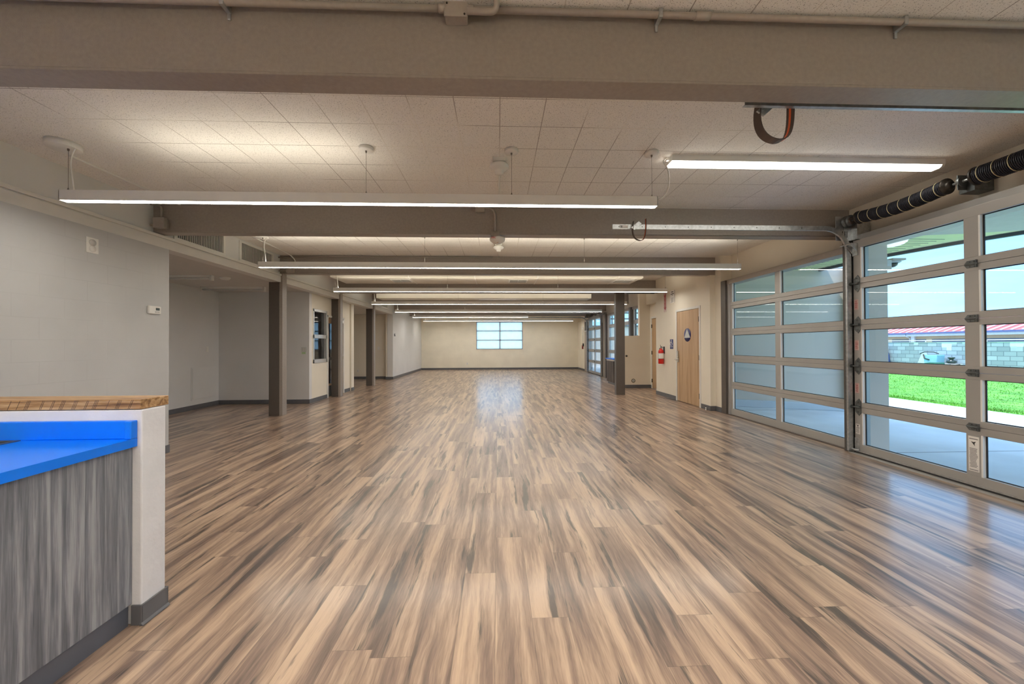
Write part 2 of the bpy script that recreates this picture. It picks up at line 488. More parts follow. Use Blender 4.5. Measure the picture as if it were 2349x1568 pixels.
class MB:
    def __init__(s): s.v = []; s.f = []; s.sm = []; s.mi = []; s.cur = 0

    def face(s, idx, sm=False): s.f.append(tuple(idx)); s.sm.append(sm); s.mi.append(s.cur)

    def box(s, x0, x1, y0, y1, z0, z1):
        if x0 > x1: x0, x1 = x1, x0
        if y0 > y1: y0, y1 = y1, y0
        if z0 > z1: z0, z1 = z1, z0
        o = len(s.v)
        s.v += [(x0, y0, z0), (x1, y0, z0), (x1, y1, z0), (x0, y1, z0), (x0, y0, z1), (x1, y0, z1), (x1, y1, z1), (x0, y1, z1)]
        for q in ((0, 3, 2, 1), (4, 5, 6, 7), (0, 1, 5, 4), (1, 2, 6, 5), (2, 3, 7, 6), (3, 0, 4, 7)): s.face([o + i for i in q])
        return s

    def prism(s, poly, axis, a, b):
        """poly: list of 2-D points; axis 'x','y' or 'z': extrusion from a to b"""
        o = len(s.v); n = len(poly)
        def P(p, t):
            return {'x': (t, p[0], p[1]), 'y': (p[0], t, p[1]), 'z': (p[0], p[1], t)}[axis]
        s.v += [P(p, a) for p in poly] + [P(p, b) for p in poly]
        s.face([o + i for i in range(n)][::-1]); s.face([o + n + i for i in range(n)])
        for i in range(n):
            j = (i + 1) % n
            s.face((o + i, o + j, o + n + j, o + n + i))
        return s

    def tube(s, path, r, seg=10, closed=False, cap=True):
        pts = [Vector(p) for p in path]; n = len(pts); o = len(s.v)
        t0 = (pts[1] - pts[0]).normalized()
        ref = Vector((0, 0, 1)) if abs(t0.z) < 0.9 else Vector((1, 0, 0))
        nrm = (ref - ref.dot(t0) * t0).normalized()
        rr = r if isinstance(r, (list, tuple)) else [r] * n
        for i in range(n):
            if closed: t = (pts[(i + 1) % n] - pts[i - 1]).normalized()
            else: t = (pts[min(i + 1, n - 1)] - pts[max(i - 1, 0)]).normalized()
            nrm = (nrm - nrm.dot(t) * t).normalized()
            bi = t.cross(nrm)
            for k in range(seg):
                a = 2 * PI * k / seg
                s.v.append(tuple(pts[i] + (nrm * math.cos(a) + bi * math.sin(a)) * rr[i]))
        m_ = n if closed else n - 1
        for i in range(m_):
            j = (i + 1) % n
            for k in range(seg):
                l = (k + 1) % seg
                s.face((o + i * seg + k, o + i * seg + l, o + j * seg + l, o + j * seg + k), True)
        if cap and not closed:
            s.face([o + k for k in range(seg)][::-1]); s.face([o + (n - 1) * seg + k for k in range(seg)])
        return s

    def cyl(s, p0, p1, r, seg=16): return s.tube([p0, p1], r, seg)

    def lathe(s, c, prof, axis='z', seg=24):
        """prof: (radius, offset along the axis) from one end to the other"""
        o = len(s.v); n = len(prof)
        for (r, h) in prof:
            r = max(r, 1e-5)
            for k in range(seg):
                a = 2 * PI * k / seg; u, w = r * math.cos(a), r * math.sin(a)
                s.v.append({'z': (c[0] + u, c[1] + w, c[2] + h), 'y': (c[0] + u, c[1] + h, c[2] + w), 'x': (c[0] + h, c[1] + u, c[2] + w)}[axis])
        for i in range(n - 1):
            for k in range(seg):
                l = (k + 1) % seg
                s.face((o + i * seg + k, o + i * seg + l, o + (i + 1) * seg + l, o + (i + 1) * seg + k), True)
        s.face([o + k for k in range(seg)][::-1]); s.face([o + (n - 1) * seg + k for k in range(seg)])
        return s

    def sweep(s, path, prof, side):
        """rectangular / polygon profile swept along a path; prof in (side, other) coordinates, side = constant vector"""
        pts = [Vector(p) for p in path]; n = len(pts); k = len(prof); o = len(s.v); sd = Vector(side).normalized()
        for i in range(n):
            t = (pts[min(i + 1, n - 1)] - pts[max(i - 1, 0)]).normalized()
            ot = t.cross(sd).normalized()
            for a, b in prof: s.v.append(tuple(pts[i] + sd * a + ot * b))
        for i in range(n - 1):
            for j in range(k):
                l = (j + 1) % k
                s.face((o + i * k + j, o + i * k + l, o + (i + 1) * k + l, o + (i + 1) * k + j))
        s.face([o + j for j in range(k)][::-1]); s.face([o + (n - 1) * k + j for j in range(k)])
        return s

    def build(s, name, mat, parent=None, bevel=0, **props):
        off = Vector((0, 0, 0))
        p = parent
        while p is not None: off += p.location; p = p.parent
        me = D.meshes.new(name)
        me.from_pydata([(x - off.x, y - off.y, z - off.z) for x, y, z in s.v], [], s.f)
        mats = mat if isinstance(mat, (list, tuple)) else [mat]
        for q in mats: me.materials.append(MATS[q])
        me.polygons.foreach_set('use_smooth', s.sm)
        me.polygons.foreach_set('material_index', s.mi)
        me.update()
        import bmesh
        bm = bmesh.new(); bm.from_mesh(me); bmesh.ops.recalc_face_normals(bm, faces=bm.faces); bm.to_mesh(me); bm.free()
        o = D.objects.new(name, me); COL.objects.link(o)
        if parent is not None: o.parent = parent
        if bevel:
            b = o.modifiers.new('bevel', 'BEVEL'); b.width = bevel; b.segments = 2; b.limit_method = 'ANGLE'; b.angle_limit = 0.7
        for k, v in props.items(): o[k] = v
        return o


def box(x0, x1, y0, y1, z0, z1): return MB().box(x0, x1, y0, y1, z0, z1)


def empty(name, loc, label=None, category=None, group=None, kind=None):
    o = D.objects.new(name, None); COL.objects.link(o); o.location = loc; o.empty_display_size = 0.1
    if label: o['label'] = label
    if category: o['category'] = category
    if group: o['group'] = group
    if kind: o['kind'] = kind
    return o


def copy_tree(o, parent=None):
    c = o.copy(); COL.objects.link(c); c.parent = parent
    for ch in list(o.children): copy_tree(ch, c)
    return c


def text(name, s, size, loc, rot, mat, parent, ext=0.0006, align='CENTER', sx=1.0):
    cu = D.curves.new(name, 'FONT'); cu.body = s; cu.size = size; cu.align_x = align; cu.align_y = 'CENTER'; cu.extrude = ext
    cu.materials.append(MATS[mat])
    t = D.objects.new(name, cu); COL.objects.link(t)
    bpy.context.view_layer.update()
    me = D.meshes.new_from_object(t)
    D.objects.remove(t)
    o = D.objects.new(name, me); COL.objects.link(o)
    off = Vector((0, 0, 0)); p = parent
    while p is not None: off += p.location; p = p.parent
    o.parent = parent; o.location = Vector(loc) - off; o.rotation_euler = rot; o.scale = (sx, 1, 1)
    return o


def bez(p0, p1, p2, p3, n=14):
    p0, p1, p2, p3 = map(Vector, (p0, p1, p2, p3)); r = []
    for i in range(n + 1):
        t = i / n; r.append(tuple((1 - t) ** 3 * p0 + 3 * (1 - t) ** 2 * t * p1 + 3 * (1 - t) * t * t * p2 + t ** 3 * p3))
    return r


ST = dict(kind='structure')
CZ = 3.125            # ceiling height
BZ = 2.768            # underside of the beams
YF = [2.0, 4.83, 7.55, 10.27, 12.99, 15.71, 18.43]
BW = 0.145

# ------------------------------------------------------------------ room shell
MB().box(-6.75, 4.56, -3.4, 21.35, -0.12, 0).box(4.56, 4.9, 7.4, 11.82, -0.12, 0).build('floor', 'vinyl_plank', **ST)
box(-4.42, 4.9, -3.4, 21.35, CZ, CZ + 0.12).build('ceiling', 'ceiling_tile', **ST)
box(-6.75, -4.36, 4.9, 15.8, 2.62, 2.74).build('ceiling_alcove', 'ceiling_paint', **ST)
box(-4.42, -4.22, -3.4, 5.02, 0, 2.60).build('wall_left', 'block_paint_left', **ST)
box(-4.55, -4.25, -3.4, 21.35, 2.757, CZ).build('wall_left_upper', 'wall_paint_cool', **ST)
box(-4.45, -4.22, 15.4, 21.35, 0, 2.757).build('wall_left_far', 'wall_paint_cool', **ST)
# far wall with its window opening
W = (-1.20, 1.40, 1.115, 2.66)
MB().box(-4.5, W[0], 21.1, 21.3, 0, CZ).box(W[1], 4.9, 21.1, 21.3, 0, CZ).box(W[0], W[1], 21.1, 21.3, 0, W[2]).box(W[0], W[1], 21.1, 21.3, W[3], CZ).build('wall_far', 'block_paint_far', **ST)
box(-4.6, 4.9, -3.6, -3.4, -0.1, CZ + 0.1).build('wall_back', 'wall_paint', **ST)
# header beam that carries the left ends of the steel, with its ledge
MB().box(-4.40, -4.222, -3.4, 15.4, 2.60, 2.712).box(-4.40, -4.228, -3.4, 15.4, 2.712, 2.722).box(-4.40, -4.205, -3.4, 15.4, 2.722, 2.757).build('trim_1', 'trim_paint', bevel=0.003, **ST)

# alcove and office partition
box(-6.7, -6.5, 4.9, 9.2, 0, 2.62).build('wall_alcove_left', 'wall_paint_cool', **ST)
box(-6.5, -4.42, 4.85, 5.0, 0, 2.62).build('wall_alcove_near', 'wall_paint_cool', **ST)
box(-6.55, -4.43, 9.07, 9.19, 0, 2.62).build('wall_alcove_back', 'wall_paint_cool', **ST)
XO = -4.43
mb = MB()
wy0, wy1, wz0, wz1 = 9.25, 9.99, 0.935, 2.25
dy0, dy1, dz = 10.04, 11.0, 2.10
for (a, b, c, d) in ((9.19, wy0, 0, 2.62), (wy1, dy0 - .05, 0, 2.62), (wy0, wy1, 0, wz0), (wy0, wy1, wz1, 2.62), (dy0 - .05, dy1 + .06, dz + .05, 2.62), (dy1 + .06, 11.7, 0, 2.62)):
    mb.box(XO - 0.12, XO, a, b, c, d)
mb.box(XO, XO + 0.05, 11.5, 11.7, 0, 2.60)
mb.build('wall_office', 'wall_paint', **ST)
box(-6.5, XO - 0.12, 11.58, 11.7, 0, 2.62).build('wall_office_far', 'wall_paint_cool', **ST)
box(-6.6, -6.5, 9.19, 11.7, 0, 2.62).build('wall_office_left', 'office_dark', **ST)
box(-6.7, -6.5, 11.7, 15.8, 0, 2.62).build('wall_recess_left', 'wall_paint', **ST)
MB().box(-6.55, -4.5, 15.6, 15.8, 0, 2.62).box(-4.5, -4.44, 15.4, 15.8, 0, 2.62).build('wall_recess_back', 'wall_paint', **ST)
# interior window between hall and office
w = empty('window_1', (XO, 9.62, wz0), kind='structure')
fr = MB()
for (a, b, c, d) in ((wy0, wy0 + .05, wz0, wz1), (wy1 - .05, wy1, wz0, wz1), (wy0, wy1, wz0, wz0 + .09), (wy0, wy1, wz1 - .06, wz1), (wy0, wy1, 1.54, 1.63)):
    fr.box(XO - 0.10, XO + 0.012, a, b, c, d)
fr.build('window_frame', 'aluminium_bright', w, bevel=0.003)
box(XO - 0.06, XO - 0.052, wy0 + .05, wy1 - .05, wz0 + .09, wz1 - .06).build('pane', 'interior_glass', w)
# office door
d = empty('door_2', (XO, 10.5, 0), kind='structure')
MB().box(XO - .12, XO + .02, dy0 - .05, dy0, 0, dz + .05).box(XO - .12, XO + .02, dy1, dy1 + .06, 0, dz + .05).box(XO - .12, XO + .02, dy0 - .05, dy1 + .06, dz, dz + .05).build('door_frame', 'trim_paint', d, bevel=.003)
MB().box(XO - .07, XO - .03, dy0, dy0 + .12, 0.01, dz).box(XO - .07, XO - .03, dy1 - .17, dy1, 0.01, dz).box(XO - .07, XO - .03, dy0 + .12, dy1 - .17, 1.95, dz).box(XO - .07, XO - .03, dy0 + .12, dy1 - .17, 0.01, 0.35).build('door_leaf', 'maple', d)
box(XO - .055, XO - .045, dy0 + .12, dy1 - .17, 0.35, 1.95).build('door_pane', 'interior_glass', d)
box(XO - .03, XO - .026, dy0 + .02, dy1 - .02, 0.02, 0.30).build('kick_plate', 'galvanized_dark', d)
MB().box(XO - .03, XO + .01, dy0 + .03, dy1 - .05, 0.98, 1.05).box(XO - .03, XO + .03, dy1 - .12, dy1 - .02, 0.97, 1.06).build('push_bar', 'chrome', d, bevel=.004)
box(XO - .03, XO + .04, dy1 - .34, dy1 - .04, 1.99, 2.07).build('door_closer', 'white_metal', d, bevel=.005)

# right side
box(4.66, 4.9, -3.4, 21.3, 2.60, CZ).build('wall_right_upper', 'wall_paint', **ST)
MB().box(4.45, 4.9, -3.4, -.45, 0, 2.60).box(4.45, 4.9, 1.95, 2.16, 0, 2.60).build('wall_right_near', 'wall_paint_cool', **ST)
XW = 4.33
CY_ = 10.20           # outside corner of the washroom block
da, db, dh = 7.97, 8.98, 2.135
MB().box(XW, XW + .12, 7.56, da - .055, 0, CZ).box(XW, XW + .12, db + .055, CY_, 0, CZ).box(XW, XW + .12, da - .055, db + .055, dh + .055, CZ) \
    .box(4.44, 4.66, 7.365, 7.56, 0, CZ).box(XW + .12, 4.8, CY_ - .12, CY_, 0, CZ).build('wall_right_washroom', 'wall_paint', **ST)
box(4.55, 4.64, 7.56, 10.08, 0, 2.6).build('wall_light_block', 'office_dark', **ST)  # unseen dark panel added to stop light leaking under the door
XD = 4.78             # plane of the second wooden door
MB().box(XD, XD + .12, CY_, 10.55, 0, CZ).box(XD, XD + .12, 10.55, 11.6, 2.21, CZ).box(XD, XD + .12, 11.6, 11.75, 0, CZ).build('wall_right_recess', 'wall_paint', **ST)
# half wall with pass-through
YH = 11.7
MB().box(3.82, XD, YH, YH + .12, 0, 1.63).box(4.44, XD, YH, YH + .12, 1.63, CZ).build('wall_kitchen', 'wall_paint', **ST)
box(4.50, 4.66, 18.75, 19.5, 0, 2.6).build('wall_right_infill', 'beam_paint_light', **ST)
box(4.50, 4.66, 19.5, 21.3, 0, 2.6).build('wall_right_far', 'block_paint_far', **ST)

# baseboards
BH = 0.1


def base(name, mb_): mb_.build(name, 'rubber_base', bevel=0.004, **ST)


base('baseboard_left', box(-4.22, -4.21, -3.4, 5.025, 0, BH).box(-4.42, -4.21, 5.02, 5.03, 0, BH))
base('baseboard_left_far', box(-4.22, -4.21, 15.39, 21.1, 0, BH).box(-4.50, -4.21, 15.39, 15.4, 0, BH))
base('baseboard_alcove', box(-6.5, -6.49, 5.0, 9.07, 0, BH).box(-6.5, -4.42, 9.06, 9.07, 0, BH))
base('baseboard_office', box(-4.43, -4.42, 9.06, dy0 - .05, 0, BH).box(-4.43, -4.42, 11.06, 11.5, 0, BH).box(-4.38, -4.37, 11.49, 11.71, 0, BH))
base('baseboard_recess', box(-6.5, -4.5, 15.59, 15.6, 0, BH))
base('baseboard_far', box(-4.22, 4.5, 21.09, 21.1, 0, BH))
base('baseboard_washroom', box(XW - .01, XW, 7.55, da - .055, 0, BH).box(XW - .01, XW, db + .055, CY_ + .01, 0, BH).box(XW - .01, 4.44, 7.55, 7.56, 0, BH).box(4.43, 4.44, 7.365, 7.55, 0, BH))
base('baseboard_kitchen', box(3.82, XD, YH - .01, YH, 0, BH).box(XD - .01, XD, 11.6, YH, 0, BH))
base('baseboard_right_far', box(4.49, 4.5, 19.5, 21.1, 0, BH))

# ------------------------------------------------------------------ steel beams and posts
ends = [(-4.28, 4.64), (-4.28, 4.68), (-4.28, 4.62), (-4.28, 4.36), (-4.28, 4.55), (-4.28, 4.55), (-4.28, 4.55)]
blabel = ['wide taupe steel ceiling beam nearest the camera, with a long conduit along its top',
          'taupe steel ceiling beam with the garage door track fixed along its right half',
          'taupe steel ceiling beam third from the camera, resting over the first left post',
          'taupe steel ceiling beam that ends at the wall above the fire extinguisher sign',
          'taupe steel ceiling beam fifth from the camera, over the third left post',
          'taupe steel ceiling beam sixth from the camera, where the left recess ends',
          'farthest taupe steel ceiling beam, closest to the window wall']
for i, y in enumerate(YF):
    bmz = MB()
    a, b = ends[i]
    bmz.box(a, b, y + 0.012, y + BW - 0.012, BZ + 0.012, CZ)
    bmz.box(a, b, y, y + BW, BZ, BZ + 0.014)
    bmz.box(a, b, y, y + 0.012, BZ + 0.014, CZ)
    bmz.build('steel_beam', 'beam_paint', bevel=0.002, label=blabel[i], category='beam', group='steel beams across the ceiling')


def post(name, x0, x1, y, z1, label, xs=None, dp=.15):
    r = empty(name, ((x0 + x1) / 2, y, 0), label, 'post', 'steel posts')
    xm = xs if xs else x1
    box(x0, xm, y, y + dp, 0, z1).build('post_body', 'beam_paint_shaded', r, bevel=.003)
    if xs:
        box(xs, x1, y, y + .15, 0, BZ).build('post_flange', 'beam_paint', r, bevel=.003)
        box(xs - .09, xs - .015, y - .012, y + .001, z1 - .16, z1 - .01).build('bracket_plate', 'beam_paint_shaded', r, bevel=.002)
    return r


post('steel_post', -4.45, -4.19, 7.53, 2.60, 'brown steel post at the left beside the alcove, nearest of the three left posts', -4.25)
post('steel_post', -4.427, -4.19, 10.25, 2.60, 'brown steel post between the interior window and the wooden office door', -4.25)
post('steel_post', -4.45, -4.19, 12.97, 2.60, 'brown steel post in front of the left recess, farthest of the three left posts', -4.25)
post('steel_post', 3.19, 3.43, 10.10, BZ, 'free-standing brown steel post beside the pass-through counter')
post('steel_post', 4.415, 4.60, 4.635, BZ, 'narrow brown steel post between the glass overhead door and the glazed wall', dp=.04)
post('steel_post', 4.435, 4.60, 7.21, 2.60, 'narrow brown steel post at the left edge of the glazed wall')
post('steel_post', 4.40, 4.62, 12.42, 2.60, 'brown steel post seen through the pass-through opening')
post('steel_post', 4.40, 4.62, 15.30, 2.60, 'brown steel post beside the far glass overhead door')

# ------------------------------------------------------------------ suspended light bars
PW_, PH_ = 0.07, 0.088


def pendant(x0, x1, zb, hangers, label, up=None, cord=True, big=True, y=3.38, lens='lens_glow'):
    r = empty('pendant_light', ((x0 + x1) / 2, y, zb), label, 'pendant light', 'linear pendant lights between the beams')
    z1 = zb + PH_
    h = MB()
    h.box(x0, x1, y, y + 0.004, zb, z1).box(x0, x1, y + PW_ - .004, y + PW_, zb, z1)
    h.box(x0, x0 + .004, y, y + PW_, zb, z1).box(x1 - .004, x1, y, y + PW_, zb, z1)
    h.box(x0, x1, y + .004, y + PW_ - .004, z1 - .012, z1 - .008)
    h.build('housing', 'white_metal', r)
    box(x0 + .006, x1 - .006, y + .005, y + PW_ - .005, zb + .001, zb + .007).build('lens', lens, r)
    ux0, ux1 = up if up else (x0 + .05, x1 - .05)
    box(ux0, ux1, y + .012, y + PW_ - .012, z1 - .008, z1 - .003).build('uplight_lens', 'uplight_glow', r)
    ym = y + PW_ / 2
    for k, hx in enumerate(hangers):
        first = (k == 0 and big)
        c = MB()
        rad, hh = (0.115, .05) if first else (.062, .028)
        c.lathe((hx - (.04 if first else 0), ym, CZ), [(rad, 0), (rad, -hh + .004), (rad - .004, -hh), (0.0, -hh)], 'z', 28)
        if first: c.lathe((hx - .14, ym, CZ), [(0.045, 0), (0.045, -.012), (0.0, -.014)], 'z', 16)
        cn = c.build('canopy', 'white_plastic', r)
        s_ = MB().cyl((hx, ym, CZ - hh), (hx, ym, z1 + .02), 0.0016, 6)
        s_.lathe((hx, ym, z1), [(.010, 0), (.008, .012), (.003, .03)], 'z', 10).lathe((hx, ym, CZ - hh), [(.004, -.02), (.008, -.012), (.008, 0)], 'z', 10)
        s_.build('suspension_cable', 'cable_steel', r)
    if cord:
        hx = hangers[0]
        MB().tube(bez((hx + .06, ym, CZ - .05), (hx + .0, ym, CZ - .14), (hx + .02, ym, CZ - .18), (hx + .05, ym, z1)), 0.0055, 8).build('power_cord', 'white_plastic', r)
    return r


G = 'linear pendant lights between the beams'
pendant(-3.762, 1.46, 2.618, [-3.72, -1.17, 0.13, 1.42], 'long white pendant light bar nearest the camera, ending half way across the room', up=(-3.0, -1.25))
p2 = pendant(-3.775, 4.03, 2.60, [-3.72, -1.17, 1.42, 3.99], 'long white pendant light bar second from the camera, between second and third beams', y=6.10)
names = {2: 'long white pendant light bar third from the camera, below the ceiling duct with vents',
         3: 'long white pendant light bar fourth from the camera, just beyond the free-standing right post',
         4: 'long white pendant light bar fifth from the camera, ending beside the far glass door',
         6: 'last long white pendant light bar, hanging close to the window wall'}
for k in (2, 3, 4, 6):
    c = copy_tree(p2); c.location.y = 6.10 + 2.72 * (k - 1) + PW_ * 0
    c.location.x += {2: 0, 3: -.03, 4: -.06, 6: -.07}[k]
    c['label'] = names[k]
pendant(-3.79, 1.37, 2.60, [-3.75, -1.2, 1.33], 'shorter white pendant light bar sixth from the camera, ending half way across', y=16.98)
pendant(-3.762, 4.0, 2.618, [-3.72, -1.17, 1.42], 'unseen white pendant light bar added above the camera to light the nearest beam', y=.62, lens='lens_glow_fill')  # this bar and the next are unseen, added to light the nearest beam
pendant(-3.762, 4.0, 2.618, [-3.72, -1.17, 1.42], 'unseen white pendant light bar added behind the camera to light the nearest beam and counter', y=-1.9, lens='lens_glow_fill')

# surface light on the ceiling, right half of the first bay
r = empty('surface_light', (2.95, 3.5, CZ), 'white batten light fixed flat on the ceiling above the overhead door tracks', 'ceiling light')
x0, x1, y0, y1 = 1.63, 4.29, 3.45, 3.58
MB().box(x0, x1, y0, y1, CZ - .055, CZ).box(x0 - .03, x0, y0 + .05, y1 - .05, CZ - .03, CZ).box(x1, x1 + .004, y0, y1, CZ - .045, CZ).build('housing', 'white_metal', r, bevel=.002)
prof = [(y0 + .004, CZ - .055), (y0 + .010, CZ - .070), (y0 + .03, CZ - .080), (y1 - .03, CZ - .080), (y1 - .010, CZ - .070), (y1 - .004, CZ - .055)]
MB().prism(prof, 'x', x0, x1 - .03).build('lens', 'strip_glow', r)
MB().prism([(a, b) for a, b in prof], 'x', x1 - .03, x1).build('end_cap', 'white_plastic', r)
MB().tube(bez((1.46, 3.42, 2.68), (1.62, 3.42, 2.72), (1.60, 3.42, 2.95), (1.57, 3.46, 3.03), 10) + bez((1.57, 3.46, 3.03), (1.555, 3.48, 3.07), (1.56, 3.5, 3.09), (1.595, 3.5, 3.11), 6)[1:], 0.006, 8).build('power_cord', 'white_plastic', r)

# fluorescent battens in the alcoves (switched off)


def batten(x0, x1, y, z, label):
    r = empty('tube_light', ((x0 + x1) / 2, y, z), label, 'ceiling light', 'unlit tube lights in the alcoves')
    MB().box(x0, x1, y - .03, y + .03, z - .04, z).build('housing', 'white_metal', r, bevel=.003)
    MB().cyl((x0 + .03, y, z - .06), (x1 - .03, y, z - .06), .016, 12).build('tube', 'tube_off', r)
    MB().box(x0, x0 + .03, y - .03, y + .03, z - .09, z).build('end_cap', 'white_plastic', r, bevel=.006)
    MB().box(x1 - .03, x1 + .01, y - .035, y + .035, z - .095, z).build('end_cap', 'white_plastic', r, bevel=.006)


batten(-6.2, -5.08, 6.93, 2.62, 'unlit tube light on the alcove ceiling, nearer the camera, beside the round detector')
batten(-6.30, -4.98, 8.28, 2.62, 'unlit tube light on the alcove ceiling, closer to the alcove back wall')
batten(-6.2, -5.55, 13.9, 2.62, 'unlit tube light on the ceiling of the far left recess')

# ------------------------------------------------------------------ detectors, conduits, boxes


def heat_detector(c, label, wire=None):
    r = empty('smoke_detector', c, label, 'smoke detector', 'detectors under the ceiling')
    x, y, z = c
    box(x - .06, x + .06, y - .06, y + .06, z - .035, z).build('back_box', 'white_plastic', r, bevel=.003)
    MB().lathe((x, y, z - .035), [(.055, 0), (.088, -.02), (.092, -.035), (.075, -.055), (.048, -.068), (.044, -.07), (.040, -.095), (.030, -.105), (0, -.107)], 'z', 28).build('detector_head', 'white_plastic', r)
    if wire: MB().tube([(x, y + .06, z - .012), (x, wire, z - .012)], .009, 8).build('conduit', 'white_plastic', r)
    return r


heat_detector((0.02, 3.60, CZ), 'white round detector on the ceiling beside the middle cable of the nearest light', 4.83)
heat_detector((0.02, 6.60, CZ), 'white round detector on the ceiling just behind the second beam', 7.54)
heat_detector((-.06, 17.75, CZ), 'small white round detector on the ceiling near the far end of the room')
r = empty('smoke_detector', (-5.12, 7.15, 2.62), 'small white detector on the alcove ceiling at the end of the tube light', 'smoke detector')
MB().lathe((-5.0, 7.13, 2.62), [(.085, 0), (.085, -.02), (.06, -.045), (0, -.047)], 'z', 24).build('detector_head', 'white_plastic', r)

# fire strobe under the second beam
r = empty('fire_alarm', (0.0, 4.88, BZ), 'white fire alarm dome with red lettering hanging under the second beam', 'fire alarm')
box(-.085, .03, 4.79, 4.93, BZ - .03, BZ + .03).build('back_box', 'beam_paint', r, bevel=.002)
MB().lathe((0.0, 4.88, BZ - .03), [(.095, 0), (.10, -.012), (.095, -.035), (.06, -.065), (.03, -.075), (0, -.077)], 'z', 32).build('alarm_dome', 'white_plastic', r)
MB().lathe((0.0, 4.85, BZ - .09), [(.03, 0.01), (.03, -.006), (0, -.016)], 'z', 16).build('strobe_lens', 'chrome', r)
text('lettering', 'FIRE', 0.035, (-.045, 4.790, BZ - .048), (math.radians(100), 0, math.radians(-12)), 'red_paint', r)

# conduit run along the first beam
r = empty('conduit', (0, 1.96, 3.06), 'painted conduit running along the top of the nearest beam', 'conduit')
yc = 1.953
MB().tube([(-4.25, yc, 3.096), (-.27, yc, 3.096)], .0165, 12).tube([(-.152, yc, 3.096), (4.66, yc, 3.096)], .0165, 12).build('pipe', 'beam_paint_light', r)
MB().tube([(-.152, yc - .02, 3.068), (-.06, yc - .02, 3.068)] + bez((-.06, yc - .02, 3.068), (-.01, yc - .02, 3.068), (0.0, yc - .03, 3.06), (.0, yc - .04, 3.10), 8)[1:] + [(0, yc - .04, CZ)], .0155, 12).build('pipe_elbow', 'beam_paint_light', r)
for cx in (-1.38, .86, 2.20):
    MB().box(cx - .011, cx + .011, yc - .019, 2.0, 3.072, 3.118).box(cx - .008, cx + .008, 1.990, 2.0, 3.040, 3.076).build('pipe_clip', 'galvanized', r, bevel=.003)
for a, b in ((1.05, 1.13), (-.152, -.12), (-.30, -.267)): MB().tube([(a, yc, 3.096), (b, yc, 3.096)], .021, 12).build('coupling', 'beam_paint_light', r)
r = empty('junction_box', (-.21, 1.94, 3.0), 'square painted junction box on the nearest beam at the top of the picture', 'junction box')
box(-.267, -.152, 1.945, 2.0, 3.048, 3.124).build('box_body', 'beam_paint_light', r, bevel=.004)
box(-.270, -.149, 1.938, 1.946, 3.046, 3.1245).build('cover_plate', 'beam_paint_light', r, bevel=.002)
for a, b in ((-.165, 3.058), (-.255, 3.112)): MB().cyl((a, 1.939, b), (a, 1.935, b), .005, 8).build('screw', 'hinge_dark', r)

# second beam, left end: box and two conduits
r = empty('junction_box', (-4.1, 4.78, 2.86), 'painted junction box with two conduits at the left end of the second beam', 'junction box')
box(-4.185, -4.055, 4.745, 4.80, 2.80, 2.93).build('box_body', 'beam_paint_light', r, bevel=.005)
box(-4.16, -4.06, 4.80, 4.83, 2.81, 2.92).build('box_back', 'beam_paint', r)
MB().tube([(-4.12, 4.79, 2.93), (-4.12, 4.79, 3.03)] + bez((-4.12, 4.79, 3.03), (-4.12, 4.79, 3.08), (-4.15, 4.79, 3.10), (-4.26, 4.79, 3.10), 8)[1:], .0125, 10).tube([(-4.185, 4.79, 2.845), (-4.30, 4.79, 2.845)], .0125, 10).build('conduit', 'beam_paint_light', r)
# second beam, middle: flat box and conduit to the alarm
r = empty('junction_box', (-.22, 4.81, 3.08), 'small flat painted box and curved conduit on the middle of the second beam', 'junction box')
box(-.277, -.16, 4.79, 4.83, 3.045, 3.115).build('box_body', 'beam_paint_light', r, bevel=.004)
MB().tube([(-.16, 4.81, 3.10), (-.12, 4.81, 3.10)] + bez((-.12, 4.81, 3.10), (-.05, 4.81, 3.10), (-.03, 4.81, 3.05), (-.03, 4.81, 2.98), 10)[1:] + [(-.03, 4.81, 2.80)], .013, 10).build('conduit', 'beam_paint_light', r)
# third beam, left end
r = empty('junction_box', (-4.0, 7.5, 2.83), 'painted junction box low on the left end of the third beam', 'junction box')
box(-4.10, -3.96, 7.48, 7.55, 2.78, 2.87).build('box_body', 'beam_paint_light', r, bevel=.005)
MB().tube([(-4.10, 7.51, 2.83), (-4.27, 7.51, 2.81)], .013, 10).build('conduit', 'beam_paint', r)
# ceiling raceways near the left wall
MB().box(-3.945, -3.92, 3.62, 4.83, CZ - .018, CZ).build('cable_raceway', 'white_plastic', bevel=.002, label='thin white cable raceway on the ceiling behind the nearest light canopy', category='raceway')
MB().tube([(-3.93, 6.25, CZ - .012), (-3.98, 7.2, CZ - .012)] + bez((-3.98, 7.2, CZ - .012), (-3.99, 7.4, CZ - .012), (-3.99, 7.50, CZ - .02), (-3.95, 7.53, CZ - .10), 8)[1:] + [(-3.95, 7.535, 2.95)], .011, 8).build('cable_raceway', 'white_plastic', label='thin white conduit on the ceiling leading to the left end of the third beam', category='raceway')
MB().tube([(-4.27, 7.50, 3.075), (-3.2, 7.51, 3.10), (-.10, 7.51, 3.10)], .014, 8).build('conduit', 'beam_paint', label='dark conduit along the top of the third beam', category='conduit')

# ducts and vents


def vent_grille(parent, cx, cy, z):
    w_, h_ = .24, .19
    MB().box(cx - w_, cx + w_, cy - h_, cy + h_, z - .012, z).build('vent_frame', 'white_metal', parent, bevel=.002)
    MB().box(cx - w_ + .04, cx - .01, cy - h_ + .04, cy + h_ - .04, z - .016, z - .012).box(cx + .01, cx + w_ - .04, cy - h_ + .04, cy + h_ - .04, z - .016, z - .012).build('vent_opening', 'vent_dark', parent)
    b = MB()
    for i in range(7):
        yy = cy - h_ + .055 + i * .045
        b.box(cx - w_ + .04, cx + w_ - .04, yy, yy + .018, z - .019, z - .016)
    b.build('vent_slats', 'louvre_grey', parent)


